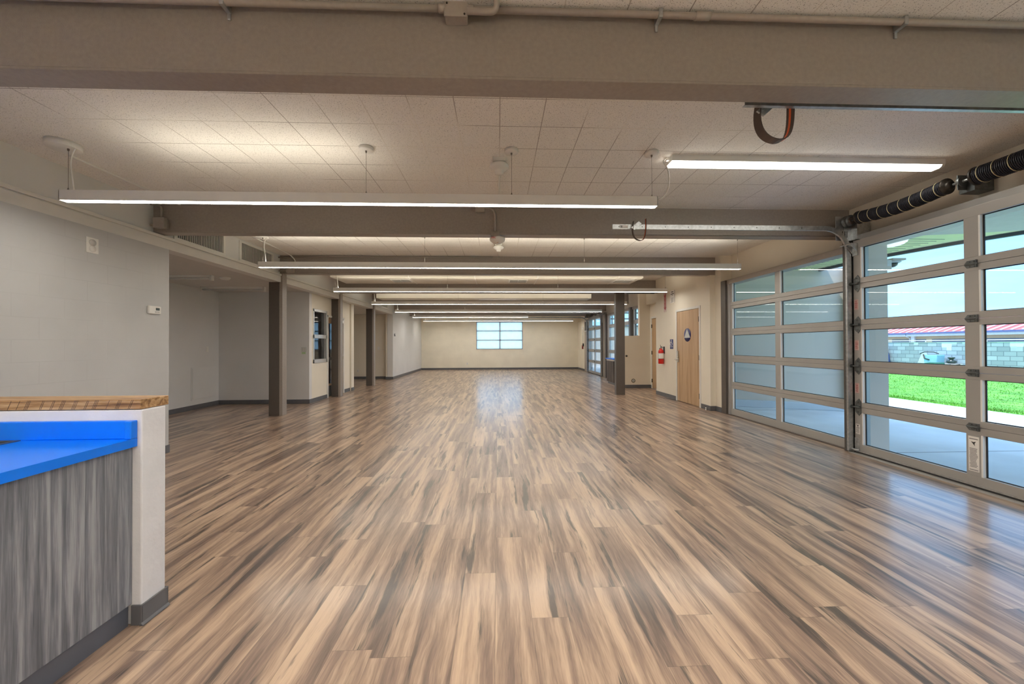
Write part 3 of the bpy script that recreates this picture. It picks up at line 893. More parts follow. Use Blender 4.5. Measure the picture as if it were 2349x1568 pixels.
r = empty('ceiling_duct', (-.2, 9.4, CZ), 'low white duct across the ceiling with three vents, behind the third beam', 'duct')
MB().box(-3.9, 3.5, 8.95, 9.9, 2.955, CZ).build('duct_body', 'duct_white', r, bevel=.004)
for xx in (-2.1, -.55, .95, 2.9): box(xx, xx + .02, 8.945, 9.905, 2.950, CZ).build('duct_seam', 'white_metal', r)
for xx in (-2.36, .51, 3.15): vent_grille(r, xx, 9.42, 2.955)
r = empty('ceiling_duct', (-.2, 12.3, CZ), 'lower white duct across the ceiling behind the free-standing right post', 'duct')
MB().box(-3.8, 3.0, 12.0, 12.6, 2.84, CZ).build('duct_body', 'duct_white', r, bevel=.004)
box(-.6, .6, 12.2, 12.32, 2.826, 2.84).build('vent_slot', 'white_metal', r)


def wall_vent(y0, y1, z0, z1, label):
    r = empty('wall_vent', (-4.25, (y0 + y1) / 2, z0), label, 'vent', 'louvred vents above the left header')
    X = -4.25
    MB().box(X, X + .02, y0 - .05, y1 + .05, z0 - .035, z0).box(X, X + .02, y0 - .05, y1 + .05, z1, z1 + .025).box(X, X + .02, y0 - .05, y0, z0, z1).box(X, X + .02, y1, y1 + .05, z0, z1).build('vent_frame', 'trim_paint', r, bevel=.002)
    box(X, X + .002, y0, y1, z0, z1).build('vent_opening', 'vent_dark', r)
    b = MB(); n = int((y1 - y0) / .031)
    for i in range(n):
        yy = y0 + (i + .5) * (y1 - y0) / n
        b.box(X + .002, X + .008, yy - .006, yy + .005, z0, z1)
    b.build('louvres', 'louvre_grey', r)


wall_vent(5.16, 6.0, 2.795, 3.07, 'louvred wall vent above the alcove header, just behind the second beam')
wall_vent(6.42, 7.27, 2.795, 3.07, 'louvred wall vent above the alcove header, above the left end of the second light')
wall_vent(14.0, 14.7, 2.80, 3.05, 'small louvred vent above the far left recess')

# ------------------------------------------------------------------ glazed overhead doors and glazed walls
ROWS = [(2.165, 2.543), (1.653, 2.037), (1.142, 1.53), (.634, 1.019), (.121, .506)]
SEAMS = [2.10, 1.59, 1.08, .575]


def sect_door(name, X, Y0, Y1, stile, cols, detail, ztop=2.64, kids=True):
    """sectional glazed panel in the plane x = X (inner face), from Y0 (near) to Y1 (far)"""
    r = empty(name, (X, (Y0 + Y1) / 2, 0), kind='structure')
    T = 0.05
    cuts = [0.005] + SEAMS[::-1] + [ztop]
    ym = (Y0 + Y1) / 2
    mull = [ym] if cols == 2 else []
    for i in range(5):
        z0, z1 = cuts[i], cuts[i + 1]
        g0, g1 = ROWS[4 - i]
        f = MB()
        f.box(X, X + T, Y0, Y1, z0 + .0015, g0).box(X, X + T, Y0, Y1, g1, z1 - .0015)
        f.box(X, X + T, Y0, Y0 + stile, g0, g1).box(X, X + T, Y1 - stile, Y1, g0, g1)
        for q_ in mull: f.box(X, X + T, q_ - .055, q_ + .055, g0, g1)
        f.build('door_section', 'aluminium', r, bevel=.002)
        ed = [Y0 + stile] + [v_ for q_ in mull for v_ in (q_ - .055, q_ + .055)] + [Y1 - stile]
        for a, b in zip(ed[0::2], ed[1::2]):
            box(X + .038, X + .044, a, b, g0, g1).build('pane', 'clear_glass', r)
            box(X + .001, X + .03, b - .014, b, g0, g1).build('lit_reveal', 'white_metal', r)  # white strip paints the daylight caught by the far edge of each opening
            e_ = MB(); t = .007
            e_.box(X + .03, X + .038, a, a + t, g0, g1).box(X + .03, X + .038, b - .024, b, g0, g1).box(X + .03, X + .038, a, b, g0, g0 + t).box(X + .03, X + .038, a, b, g1 - t, g1)
            e_.build('gasket', 'black_rubber' if detail else 'galvanized_dark', r)
    return r


def roller_hinge(r, X, Y, z, s=1, big=False):
    """hinge on the far stile with its roller reaching to the track; s = +1 towards +y"""
    h = MB()
    pl = [(Y - s * .030, z - .105), (Y - s * .058, z - .065), (Y - s * .058, z + .065), (Y - s * .030, z + .105), (Y + s * .018, z + .06), (Y + s * .018, z - .06)]
    h.prism(pl, 'x', X - .006, X)
    h.box(X - .022, X - .006, Y - .05, Y + .01, z - .012, z + .018)
    h.build('hinge', 'galvanized_dark', r, bevel=.001)
    k = MB().cyl((X - .03, Y - s * .06, z), (X - .03, Y + s * .05, z), .009, 8)
    k.lathe((X - .03, Y + s * .045, z), [(.022, -.008), (.022, .008)], 'y', 14)
    k.cyl((X - .022, Y - .02, z + .06), (X - .004, Y - .02, z + .06), .006, 6).cyl((X - .022, Y - .02, z - .06), (X - .004, Y - .02, z - .06), .006, 6)
    k.build('roller', 'galvanized_dark', r)


def centre_hinge(r, X, Y, z):
    h = MB()
    h.prism([(Y - .045, z - .035), (Y + .03, z - .035), (Y + .055, z), (Y + .03, z + .035), (Y - .045, z + .035)], 'x', X - .005, X)
    h.cyl((X - .012, Y - .055, z), (X - .012, Y + .04, z), .008, 8)
    for a in (-.025, .01):
        for b in (-.022, .022): h.cyl((X - .012, Y + a, z + b), (X, Y + a, z + b), .006, 6)
    h.box(X - .02, X, Y - .05, Y - .044, z - .035, z + .035)
    h.build('hinge', 'galvanized_dark', r, bevel=.001)


def label_bars(r, X, y0, y1, z0, z1, base_mat, ink, rows, head=True, name='warning_label'):
    """sticker on an inner face, seen from -x"""
    o = box(X - .0012, X, y0, y1, z0, z1).build(name, base_mat, r)
    b = MB(); w_ = y1 - y0; h_ = z1 - z0
    zt = z1 - h_ * .06
    b.box(X - .0022, X - .0012, y0 + w_ * .1, y1 - w_ * .1, zt - h_ * .025, zt)
    rng = random.Random(int(z0 * 1000))
    top = z1 - h_ * (.34 if head else .16); bot = z0 + h_ * .10
    for i in range(rows):
        zz = top - (top - bot) * i / rows
        lft = rng.uniform(.1, .18); rt = rng.uniform(.1, .3)
        b.box(X - .0022, X - .0012, y0 + w_ * rt, y1 - w_ * lft, zz - (top - bot) / rows * .45, zz)
    b.box(X - .0022, X - .0012, y0 + w_ * .1, y1 - w_ * .1, z0 + h_ * .03, z0 + h_ * .05)
    b.build('label_print', ink, o)
    if head:
        k = MB()
        cy, cz = (y0 + y1) / 2, z1 - h_ * .20
        k.prism([(cy - w_ * .22, cz + w_ * .24), (cy + w_ * .05, cz + w_ * .15), (cy + w_ * .25, cz + w_ * .22), (cy + w_ * .08, cz), (cy - w_ * .12, cz - w_ * .28), (cy - w_ * .08, cz - .02 * w_)], 'x', X - .0023, X - .0012)
        k.build('pictogram', 'black_print', o)


def overhead_door(name, X, Y0, Y1, detail=True):
    r = sect_door(name, X, Y0, Y1, .092, 2, detail)
    for z in SEAMS:
        roller_hinge(r, X, Y1 - .03, z, 1)
        centre_hinge(r, X, (Y0 + Y1) / 2, z)
        roller_hinge(r, X, Y0 + .03, z, -1)
    for yy, s in ((Y1 - .03, 1), (Y0 + .03, -1)):
        MB().prism([(X - .11, 2.60), (X - .002, 2.60), (X - .002, 2.47)], 'y', yy - .035, yy - .029).prism([(X - .11, 2.60), (X - .002, 2.60), (X - .002, 2.47)], 'y', yy + .029, yy + .035).box(X - .008, X, yy - .035, yy + .035, 2.45, 2.60).cyl((X - .10, yy - .06 * s, 2.59), (X - .10, yy + .10 * s, 2.59), .008, 8).build('top_bracket', 'galvanized', r, bevel=.001)
        MB().box(X - .006, X, yy - .03, yy + .03, .03, .19).box(X - .03, X - .006, yy - .03, yy + .03, .03, .045).cyl((X - .03, yy - .05 * s, .05), (X - .03, yy + .09 * s, .05), .009, 8).lathe((X - .03, yy + .085 * s, .05), [(.02, -.008), (.02, .008)], 'y', 12).build('bottom_bracket', 'galvanized', r, bevel=.001)
    MB().box(X + .002, X + .04, Y0, Y1, .0, .045 - .02).box(X - .012, X + .012, Y0 - .0, Y1, .002, .028).build('bottom_seal', 'black_rubber', r)
    box(X - .014, X + .002, Y0, Y1, .028, .04).build('seal_retainer', 'galvanized', r)
    if detail:
        for z0, z1 in ((1.777, 1.905), (1.276, 1.40), (.745, .87)):
            label_bars(r, X, Y1 - .062, Y1 - .008, z0, z1, 'pink_label', 'red_print', 8, False)
        label_bars(r, X, Y1 - .066, Y1 - .010, .24, .365, 'white_print', 'grey_print', 5)
        ym = (Y0 + Y1) / 2
        label_bars(r, X, ym - .042, ym + .038, .16, .485, 'white_print', 'grey_print', 14)
    return r


door1 = overhead_door('door_3', 4.45, 2.21, 4.565)
door3 = overhead_door('door_4', 4.45, 16.06, 18.46, False)
gw1 = sect_door('window_2', 4.50, 4.68, 7.16, .06, 2, True, 2.56)
gw0 = sect_door('window_added', 4.50, -.45, 1.95, .06, 2, False, 2.598)  # unseen glazing added beside the camera to bring daylight onto the near beam
gw2 = sect_door('window_3', 4.50, 12.70, 15.22, .06, 2, False, 2.56)
gw3 = sect_door('window_4', 4.50, 11.84, 12.40, .04, 1, False, 2.56)
for nm, (X, a, b) in (('trim_2', (4.47, 4.60, 7.36)), ('trim_3', (4.47, 12.3, 15.5)), ('trim_4', (4.47, 11.83, 12.29))):
    MB().box(X, 4.66, a, b, 2.52, 2.60).box(X + .02, 4.66, a, b, 2.60, 2.612).build(nm, 'beam_paint_light', bevel=.003, **ST)
box(4.475, 4.60, 7.16, 7.21, 0, 2.53).build('trim_5', 'aluminium_bright', bevel=.004, **ST)
box(4.475, 4.60, 15.22, 15.30, 0, 2.53).build('trim_6', 'aluminium_bright', bevel=.004, **ST)
box(4.47, 4.66, 15.45, 16.03, 0, 2.6).build('trim_7', 'beam_paint_light', **ST)
MB().box(4.52, 4.66, 2.16, 4.67, 2.60, 2.72).box(4.52, 4.66, 4.575, 4.67, 0, 2.6).box(4.505, 4.53, 4.555, 4.60, 0, 2.62).build('trim_8', 'aluminium', **ST)
MB().box(4.475, 4.52, 4.55, 4.60, 0, 2.62).build('trim_9', 'black_rubber', **ST)
MB().box(4.52, 4.66, 16.0, 18.75, 2.60, 2.72).box(4.52, 4.66, 18.47, 18.75, 0, 2.6).build('trim_10', 'aluminium', **ST)
# sills under the glass
MB().prism([(4.385, 0.0), (4.385, .004), (4.405, .010), (4.52, .012), (4.52, 0)], 'y', 2.16, 4.60).build('trim_11', 'aluminium', **ST)
MB().box(4.45, 4.56, 4.70, 7.2, 0, .006).build('trim_12', 'brown_bar', **ST)
# clerestory over the far infill
w = empty('window_5', (4.5, 19.1, 2.0), kind='structure')
MB().box(4.485, 4.5, 18.8, 19.45, 2.02, 2.08).box(4.485, 4.5, 18.8, 19.45, 2.52, 2.58).box(4.485, 4.5, 18.8, 18.86, 2.08, 2.52).box(4.485, 4.5, 19.39, 19.45, 2.08, 2.52).build('window_frame', 'aluminium_bright', w)
box(4.488, 4.494, 18.86, 19.39, 2.08, 2.52).build('pane', 'blue_glass_dark', w)

# far window
w = empty('window_6', (.1, 21.15, W[2]), kind='structure')
f = MB(); t = .045
x0, x1, z0, z1 = W
f.box(x0, x1, 21.12, 21.2, z0, z0 + t).box(x0, x1, 21.12, 21.2, z1 - t, z1).box(x0, x0 + t, 21.12, 21.2, z0, z1).box(x1 - t, x1, 21.12, 21.2, z0, z1)
xm = (x0 + x1) / 2 + .02
f.box(xm - .03, xm + .03, 21.12, 21.2, z0, z1)
h_ = (z1 - z0) / 3
for k in (1, 2): f.box(x0, x1, 21.12, 21.2, z0 + k * h_ - .022, z0 + k * h_ + .022)
f.build('window_frame', 'galvanized', w, bevel=.003)
for a, b in ((x0 + t, xm - .03), (xm + .03, x1 - t)):
    for k in range(3):
        box(a, b, 21.155, 21.161, z0 + k * h_ + .022, z0 + (k + 1) * h_ - .022).build('pane', 'frosted_glass', w)
box(x0 - .03, x1 + .03, 21.085, 21.12, z0 - .02, z0).build('window_sill', 'trim_paint', w)

# tracks ---------------------------------------------------------------


def track(X, Y, xend, label, s=-1, zc=2.803, rad=.30):
    """vertical track at (X, Y) curving into a horizontal run towards xend"""
    r = empty('door_track', (X, Y, 0), label, 'door track', 'overhead door tracks')
    path = [(X, Y, .02), (X, Y, zc - rad)] + [(X - rad + rad * math.cos(a), Y, zc - rad + rad * math.sin(a)) for a in [PI / 2 * i / 12 for i in range(1, 13)]] + [(xend, Y, zc)]
    c = [(-.012, -.029), (.012, -.029), (.012, -.024), (-.008, -.024), (-.008, .024), (.012, .024), (.012, .029), (-.012, .029)]
    MB().sweep(path, c, (0, 1, 0)).build('track_rail', 'galvanized', r)
    n = 9
    for i in range(n):
        xx = xend + .08 + i * (X - rad - xend - .1) / n
        MB().cyl((xx, Y - .0125, zc), (xx, Y - .0145, zc), .006, 8).build('track_bolt', 'hinge_dark', r)
    MB().box(X + .012, X + .10, Y + .012, Y + .018, .02, zc - .40).box(X - .02, X + .012, Y + .012, Y + .035, .02, zc - .40).build('track_angle', 'galvanized_dark', r)
    return r


def strap(r, x, y, z, w=.05, ang=-40, k=1.0, kx=1.0):
    """spring bumper strap hanging in a loop; the loop's plane is turned by ang degrees from the track"""
    ca, sa = math.cos(math.radians(ang)), math.sin(math.radians(ang))
    pts = bez((0, 0, .06), (-.035, 0, -.10), (.01, 0, -.165), (.085, 0, -.17), 12) + bez((.085, 0, -.17), (.16, 0, -.165), (.165, 0, -.09), (.165, 0, .10), 12)[1:]
    path = [(x + p[0] * ca * kx, y + p[0] * sa * kx, z + p[2] * k) for p in pts]
    side = (-sa, ca, 0)
    MB().sweep(path, [(-w / 2, -.003), (w / 2, -.003), (w / 2, .003), (-w / 2, .003)], side).build('bumper_strap', 'brown_bar', r)
    MB().sweep(path[14:], [(-w * .14, -.0045), (w * .14, -.0045), (w * .14, .0045), (-w * .14, .0045)], side).build('strap_stripe', 'orange_stripe', r)
    b = MB().prism([(x - .035, z - .02), (x + .01, z - .05), (x + .10, z + .03), (x + .06, z + .06)], 'y', y - w * .5, y - w * .3)
    b.cyl((x + .0, y - w * .6, z - .015), (x + .0, y + w * .5, z - .015), .008, 8).cyl((x + .03, y - w * .6, z + .012), (x + .03, y + w * .5, z + .012), .013, 8)
    b.build('bumper_bracket', 'galvanized', r, bevel=.002)


t1 = track(4.408, 4.588, 1.41, 'galvanized overhead door track running along the front of the second beam')
strap(t1, 1.66, 4.55, 2.80, .03, 8)
box(1.50, 1.60, 4.5715, 4.5755, 2.785, 2.822).build('maker_label', 'white_print', t1)
box(1.51, 1.53, 4.5705, 4.5715, 2.79, 2.817).build('label_print', 'grey_print', D.objects['maker_label'])
t2 = track(4.408, 2.19, 1.47, 'overhead door track under the nearest beam with a black and orange strap')
strap(t2, 1.615, 2.26, 2.795, .055, 5, 1.08, 1.3)
t3 = track(4.405, 15.99, 1.2, 'galvanized track of the far overhead door, under the far ceiling', zc=2.70)
t4 = track(4.405, 18.53, 1.2, 'galvanized track on the far side of the far overhead door', zc=2.70)
MB().box(3.45, 4.30, 10.0, 10.06, 2.735, 2.768).box(3.45, 4.2, 9.98, 10.0, 2.715, 2.735).build('cable_tray', 'galvanized_dark', label='dark metal strip under the fourth beam beside the free-standing post', category='bracket')

# torsion spring assembly ---------------------------------------------


def torsion(Xs, Y0, Y1, zsh, label, coarse=False):
    r = empty('torsion_spring', (Xs, (Y0 + Y1) / 2, zsh), label, 'torsion spring', 'springs over the overhead doors')
    MB().cyl((Xs, Y0 - .05, zsh), (Xs, Y1 + .09, zsh), .0127, 12).build('shaft', 'galvanized', r)
    ymid = (Y0 + Y1) / 2 + .02
    for (a, b, sag, rr) in ((Y1 - .13, ymid + .11, .03, .072), (ymid - .12, Y0 + .1, .0, .080)):
        n = 28; L = abs(b - a)
        ctr = []
        for i in range(n + 1):
            t = i / n; ctr.append((Xs - .01, a + (b - a) * t, zsh - sag * math.sin(PI * t) * 1.2))
        MB().tube(ctr, rr - .006, 20).build('spring_core', 'spring_black', r)
        turns = 14 if coarse else int(L / .0135)
        seg = 14; coil = []
        for i in range(turns * seg + 1):
            t = i / (turns * seg); ang = 2 * PI * i / seg
            coil.append((Xs - .01 + (rr - .003) * math.cos(ang), a + (b - a) * t, zsh - sag * math.sin(PI * t) * 1.2 + (rr - .003) * math.sin(ang)))
        MB().tube(coil, .0055, 5).build('spring_coil', 'spring_black', r)
        k = max(3, int(L / .105))
        for j in range(k):
            t0 = (j + .55) / k; arc = []
            for i in range(13):
                ang = math.radians(20 + i * 19); t = t0 + (i - 6) * .0022
                arc.append((Xs - .01 + (rr + .003) * math.cos(ang + PI / 2), a + (b - a) * t, zsh - sag * math.sin(PI * t) * 1.2 + (rr + .003) * math.sin(ang + PI / 2)))
            MB().tube(arc, .0028, 5).build('paint_mark', 'spring_mark', r)
        for e_, s in ((a, 1 if b < a else -1), (b, -1 if b < a else 1)):
            MB().lathe((Xs - .01, e_, zsh), [(.03, s * .045), (.045, s * .03), (.045, s * .012), (rr + .006, s * .008), (rr + .006, -s * .01), (rr - .01, -s * .014)], 'y', 20).build('winding_cone', 'hinge_dark', r)
    # cable drum and end plate
    MB().lathe((Xs, Y1 + .015, zsh), [(.03, -.04), (.072, -.03), (.072, -.022), (.055, -.018), (.055, .018), (.076, .022), (.076, .03), (.025, .034)], 'y', 24).build('cable_drum', 'galvanized_dark', r)
    MB().lathe((Xs, Y1 - .028, zsh), [(.02, 0), (.045, .002), (.045, .008)], 'y', 20).build('drum_face', 'brown_bar', r)
    pl = MB().box(Xs - .13, Xs + .08, Y1 + .060, Y1 + .065, 2.66, zsh + .075)
    pl.build('end_plate', 'galvanized', r, bevel=.001)
    sl_ = MB()
    for i in range(5): sl_.box(Xs - .10 + i * .028, Xs - .092 + i * .028, Y1 + .0585, Y1 + .060, 2.70, 2.78)
    sl_.build('plate_slots', 'vent_dark', r)
    MB().box(Xs + .07, 4.652, Y1 - .02, Y1 + .06, 2.66, zsh + .05).build('angle_bracket', 'galvanized', r, bevel=.002)
    MB().box(Xs - .045, Xs + .05, ymid - .004, ymid + .004, zsh - .08, zsh + .06).box(Xs + .05, 4.652, ymid - .06, ymid + .06, zsh - .1, zsh + .06).lathe((Xs, ymid, zsh), [(.05, -.012), (.05, .012)], 'y', 20).build('centre_bracket', 'galvanized_dark', r, bevel=.002)
    MB().cyl((Xs - .05, Y1 + .04, zsh), (Xs - .0, Y1 + .04, .12), .0018, 5).build('lift_cable', 'cable_steel', r)
    return r


torsion(4.41, 2.24, 4.56, 2.892, 'black torsion spring with pale marks above the near overhead door')
torsion(4.41, 16.08, 18.42, 2.80, 'torsion spring above the far overhead door', True)

# ------------------------------------------------------------------ washroom door and things beside it
d = empty('door_1', (XW, (da + db) / 2, 0), kind='structure')
MB().box(XW - .015, XW + .12, da - .055, da, 0, dh + .055).box(XW - .015, XW + .12, db, db + .055, 0, dh + .055).box(XW - .015, XW + .12, da, db, dh, dh + .055).build('door_frame', 'trim_paint', d, bevel=.004)
box(XW - .004, XW + .04, da + .003, db - .003, .012, dh - .003).build('door_leaf', 'maple', d, bevel=.002)
for z in (.24, 1.07, 1.90):
    MB().box(XW - .006, XW - .003, da - .012, da + .03, z - .055, z + .055).cyl((XW - .012, da, z - .055), (XW - .012, da, z + .055), .008, 10).build('hinge', 'hinge_dark', d)
MB().box(XW - .035, XW - .004, db - .10, db - .045, 1.03, 1.20).box(XW - .028, XW - .004, db - .105, db - .04, .93, 1.03).build('keypad_lock', 'chrome', d, bevel=.006)
hb = MB()
for i in range(4):
    for j in range(2): hb.cyl((XW - .039, db - .085 + j * .025, 1.06 + i * .03), (XW - .034, db - .085 + j * .025, 1.06 + i * .03), .006, 8)
hb.build('keypad_buttons', 'white_metal', d)
MB().cyl((XW - .004, db - .07, .985), (XW - .06, db - .07, .985), .012, 10).tube([(XW - .055, db - .07, .985), (XW - .057, db - .12, .985), (XW - .05, db - .17, .98)], .009, 8).build('door_lever', 'chrome', d)
MB().tube([(XW - .055, db - .03, .985), (XW - .055, db + .02, .99)], .008, 8).build('lever_end', 'chrome', d)

sg = empty('restroom_sign', (XW - .006, 8.475, 1.57), 'round dark blue sign with a pale triangle on the wooden washroom door', 'sign')
MB().lathe((XW - .004, 8.475, 1.57), [(.152, 0), (.152, -.006), (0, -.006)], 'x', 48).build('sign_disc', 'blue_sign', sg)
MB().prism([(8.475 - .135, 1.505), (8.475 + .135, 1.505), (8.475, 1.715)], 'x', XW - .014, XW - .010).build('triangle', 'sign_grey', sg)
sg = empty('restroom_sign', (XW - .003, 9.27, 1.24), 'small blue wheelchair sign on the wall left of the wooden washroom door', 'sign')
box(XW - .006, XW, 9.185, 9.355, 1.243, 1.483).build('sign_plate', 'blue_sign', sg, bevel=.003)
cy = 9.27
k = MB()
k.tube([(XW - .008, cy + .02 + .042 * math.cos(a), 1.375 + .042 * math.sin(a)) for a in [2 * PI * i / 20 - 2.2 for i in range(15)]], .007, 6)
k.tube([(XW - .008, cy + .005, 1.44), (XW - .008, cy + .01, 1.395), (XW - .008, cy - .028, 1.393), (XW - .008, cy - .045, 1.35)], .008, 6)
k.lathe((XW - .006, cy + .005, 1.457), [(.013, 0), (.013, -.004), (0, -.004)], 'x', 14)
k.build('wheelchair_symbol', 'white_print', sg)
text('lettering', 'RESTROOM', .028, (XW - .007, cy, 1.302), (PI / 2, 0, -PI / 2), 'white_print', sg, sx=.95)
k = MB()
for i in range(9):
    if i % 3 != 1: k.lathe((XW - .006, cy - .05 + i * .0125, 1.273), [(.003, 0), (.003, -.002), (0, -.002)], 'x', 6)
k.build('braille_dots', 'white_print', sg)

# extinguisher sign and notice
sg = empty('extinguisher_sign', (XW, 9.62, 2.19), 'white sign with a dark red arrow pointing down at the fire extinguisher', 'sign')
box(XW - .003, XW, 9.535, 9.705, 2.19, 2.72).build('sign_plate', 'pink_label', sg)
a0 = 9.62
MB().prism([(a0 - .06, 2.66), (a0 + .06, 2.66), (a0 + .055, 2.615), (a0 + .038, 2.60), (a0 + .038, 2.315), (a0 + .065, 2.315), (a0, 2.235), (a0 - .065, 2.315), (a0 - .038, 2.315), (a0 - .038, 2.60), (a0 - .055, 2.615)], 'x', XW - .006, XW - .003).build('arrow', 'red_print', sg)
text('lettering', 'FIRE', .042, (XW - .007, a0, 2.637), (PI / 2, 0, -PI / 2), 'white_print', sg)
for i, ch in enumerate('EXTINGUISHER'):
    pass
tv = text('lettering', '\n'.join('EXTINGUISHER'), .034, (XW - .007, a0, 2.44), (PI / 2, 0, -PI / 2), 'white_print', sg, sx=1.3)
tv.scale = (1.3, .66, 1)
sg = empty('notice_sign', (XW, 9.21, 2.39), 'small white notice with black heading and a framed black edge, above the washroom door corner', 'sign')
box(XW - .004, XW, 9.09, 9.34, 2.385, 2.69).build('sign_plate', 'white_print', sg)
box(XW - .006, XW - .002, 9.087, 9.093, 2.385, 2.69).build('sign_edge', 'black_print', sg)
k = MB()
for z, a_, b_, t_ in ((2.650, 9.16, 9.27, .018), (2.622, 9.15, 9.25, .007), (2.595, 9.13, 9.30, .016), (2.56, 9.20, 9.225, .02)):
    k.box(XW - .005, XW - .004, a_, b_, z, z + t_)
k.build('heading', 'black_print', sg)
k = MB()
for i in range(7): k.box(XW - .005, XW - .004, 9.14 + .02 * (i % 2), 9.30 - .015 * (i % 3), 2.405 + i * .017, 2.412 + i * .017)
k.build('small_print', 'grey_print', sg)

# fire extinguisher
ex, ey = XW - .085, 9.70
fx_ = empty('fire_extinguisher', (ex, ey, .85), 'red fire extinguisher with a white label hanging on the wall', 'fire extinguisher')
MB().lathe((ex, ey, .855), [(.060, 0), (.068, .008), (.068, .315), (.060, .345), (.038, .37), (.022, .38), (.020, .40)], 'z', 32).build('cylinder', 'red_paint', fx_)
MB().lathe((ex, ey, .99), [(.0685, 0), (.0692, .002), (.0692, .135), (.0685, .137)], 'z', 32).build('label', 'white_print', fx_)
MB().lathe((ex, ey, .982), [(.0695, 0), (.0695, .008)], 'z', 32).build('label_band', 'black_print', fx_)
k = MB()
for i in range(6): k.box(ex - .0705, ex - .068, ey - .022 + .004 * (i % 3), ey + .022 - .005 * (i % 2), 1.005 + i * .019, 1.012 + i * .019)
k.build('label_print', 'grey_print', fx_)
MB().cyl((ex, ey, 1.25), (ex, ey, 1.285), .018, 12).cyl((ex, ey - .02, 1.265), (ex, ey + .03, 1.265), .009, 8).build('valve', 'chrome', fx_)
MB().tube([(ex, ey + .01, 1.285), (ex, ey - .03, 1.30), (ex, ey - .085, 1.275)], .007, 8).tube([(ex, ey + .01, 1.29), (ex, ey + .03, 1.33), (ex, ey + .045, 1.345)], .005, 8).build('handle', 'hinge_dark', fx_)
MB().lathe((ex - .02, ey - .01, 1.262), [(.012, 0), (.012, -.01), (0, -.012)], 'x', 12).build('gauge', 'white_print', fx_)
MB().tube([(ex, ey + .03, 1.265), (ex, ey + .085, 1.25), (ex, ey + .09, 1.18), (ex, ey + .085, 1.05)], .009, 8).build('hose', 'black_rubber', fx_)
MB().box(XW - .015, XW, ey - .03, ey + .03, 1.12, 1.30).tube([(XW - .012, ey - .07, 1.14), (ex - .0, ey - .075, 1.14), (ex - .072, ey, 1.14), (ex, ey + .075, 1.14), (XW - .012, ey + .07, 1.14)], .004, 6).build('wall_bracket', 'hinge_dark', fx_)

# second wooden door in the recess
d = empty('door_5', (XD, 11.1, 0), kind='structure')
MB().box(XD - .015, XD + .1, 10.55, 10.6, 0, 2.21).box(XD - .015, XD + .1, 11.55, 11.6, 0, 2.21).box(XD - .015, XD + .1, 10.6, 11.55, 2.155, 2.21).build('door_frame', 'trim_paint', d, bevel=.003)
box(XD - .004, XD + .04, 10.603, 11.547, .01, 2.152).build('door_leaf', 'maple', d)
for z in (.24, 1.1, 1.92): MB().box(XD - .02, XD - .003, 11.53, 11.57, z - .055, z + .055).build('hinge', 'hinge_dark', d)

# kitchen stub seen beside the post
ct = empty('kitchen_counter', (4.0, 12.6, 0), 'dark wooden counter end with a blue top, partly hidden by the free-standing post', 'counter')
box(3.86, 4.38, 12.52, 13.3, .08, .80).build('cabinet_body', 'dark_wood', ct)
box(3.86, 4.38, 12.50, 13.32, .80, .855).build('apron', 'wall_paint', ct)
box(3.83, 4.39, 12.47, 13.35, .855, .885).build('countertop', 'blue_laminate', ct, bevel=.004)
box(3.90, 4.36, 12.56, 13.28, 0, .08).build('toe_kick', 'rubber_base', ct)
kb = empty('pipe_stub', (3.95, YH, 1.0), 'small dark round knob on the low wall right of the free-standing post', 'pipe fitting')
MB().lathe((4.02, YH, 1.0), [(.03, 0), (.03, -.01), (.016, -.014), (.016, -.04), (.024, -.045), (.02, -.065), (0, -.067)], 'y', 18).build('knob', 'hinge_dark', kb)
fb = empty('cleanout_cover', (4.235, YH, .225), 'round brass cover low on the wall between the post and the recessed door', 'pipe cover')
MB().lathe((4.235, YH, .225), [(.062, 0), (.062, -.006), (.054, -.010), (.048, -.006), (.04, -.005)], 'y', 28).build('rim', 'brass_dark', fb)
MB().lathe((4.235, YH, .225), [(.042, -.002), (.042, -.008), (0, -.009)], 'y', 24).build('cap', 'sign_grey', fb)
MB().lathe((4.235, YH - .008, .225), [(.012, 0), (.012, -.006), (0, -.006)], 'y', 12).build('screw', 'hinge_dark', fb)

# ------------------------------------------------------------------ small things on the walls


def plate(name, face, c, w_, h_, label, cat, kind_='outlet', mat='white_plastic'):
    """face '+x' or '-y': direction in which the plate looks"""
    r = empty(name, c, label, cat)
    x, y, z = c

    def B(u0, u1, z0, z1, t0, t1):
        if face == '+x': return box(x + t0, x + t1, y + u0, y + u1, z + z0, z + z1)
        return box(x + u0, x + u1, y - t1, y - t0, z + z0, z + z1)
    B(-w_ / 2, w_ / 2, -h_ / 2, h_ / 2, 0, .006).build('plate', mat, r, bevel=.002)
    if kind_ == 'outlet':
        for s_ in (-1, 1): B(-.017, .017, s_ * .022 - .014, s_ * .022 + .014, .006, .008).build('socket', 'louvre_grey', r, bevel=.002)
    elif kind_ == 'switch': B(-.017, .017, -.033, .033, .006, .010).build('rocker', mat, r, bevel=.001)
    elif kind_ == 'double':
        for s_ in (-1, 1): B(s_ * .024 - .017, s_ * .024 + .017, -.033, .033, .006, .010).build('rocker', 'louvre_grey', r, bevel=.001)
    return r


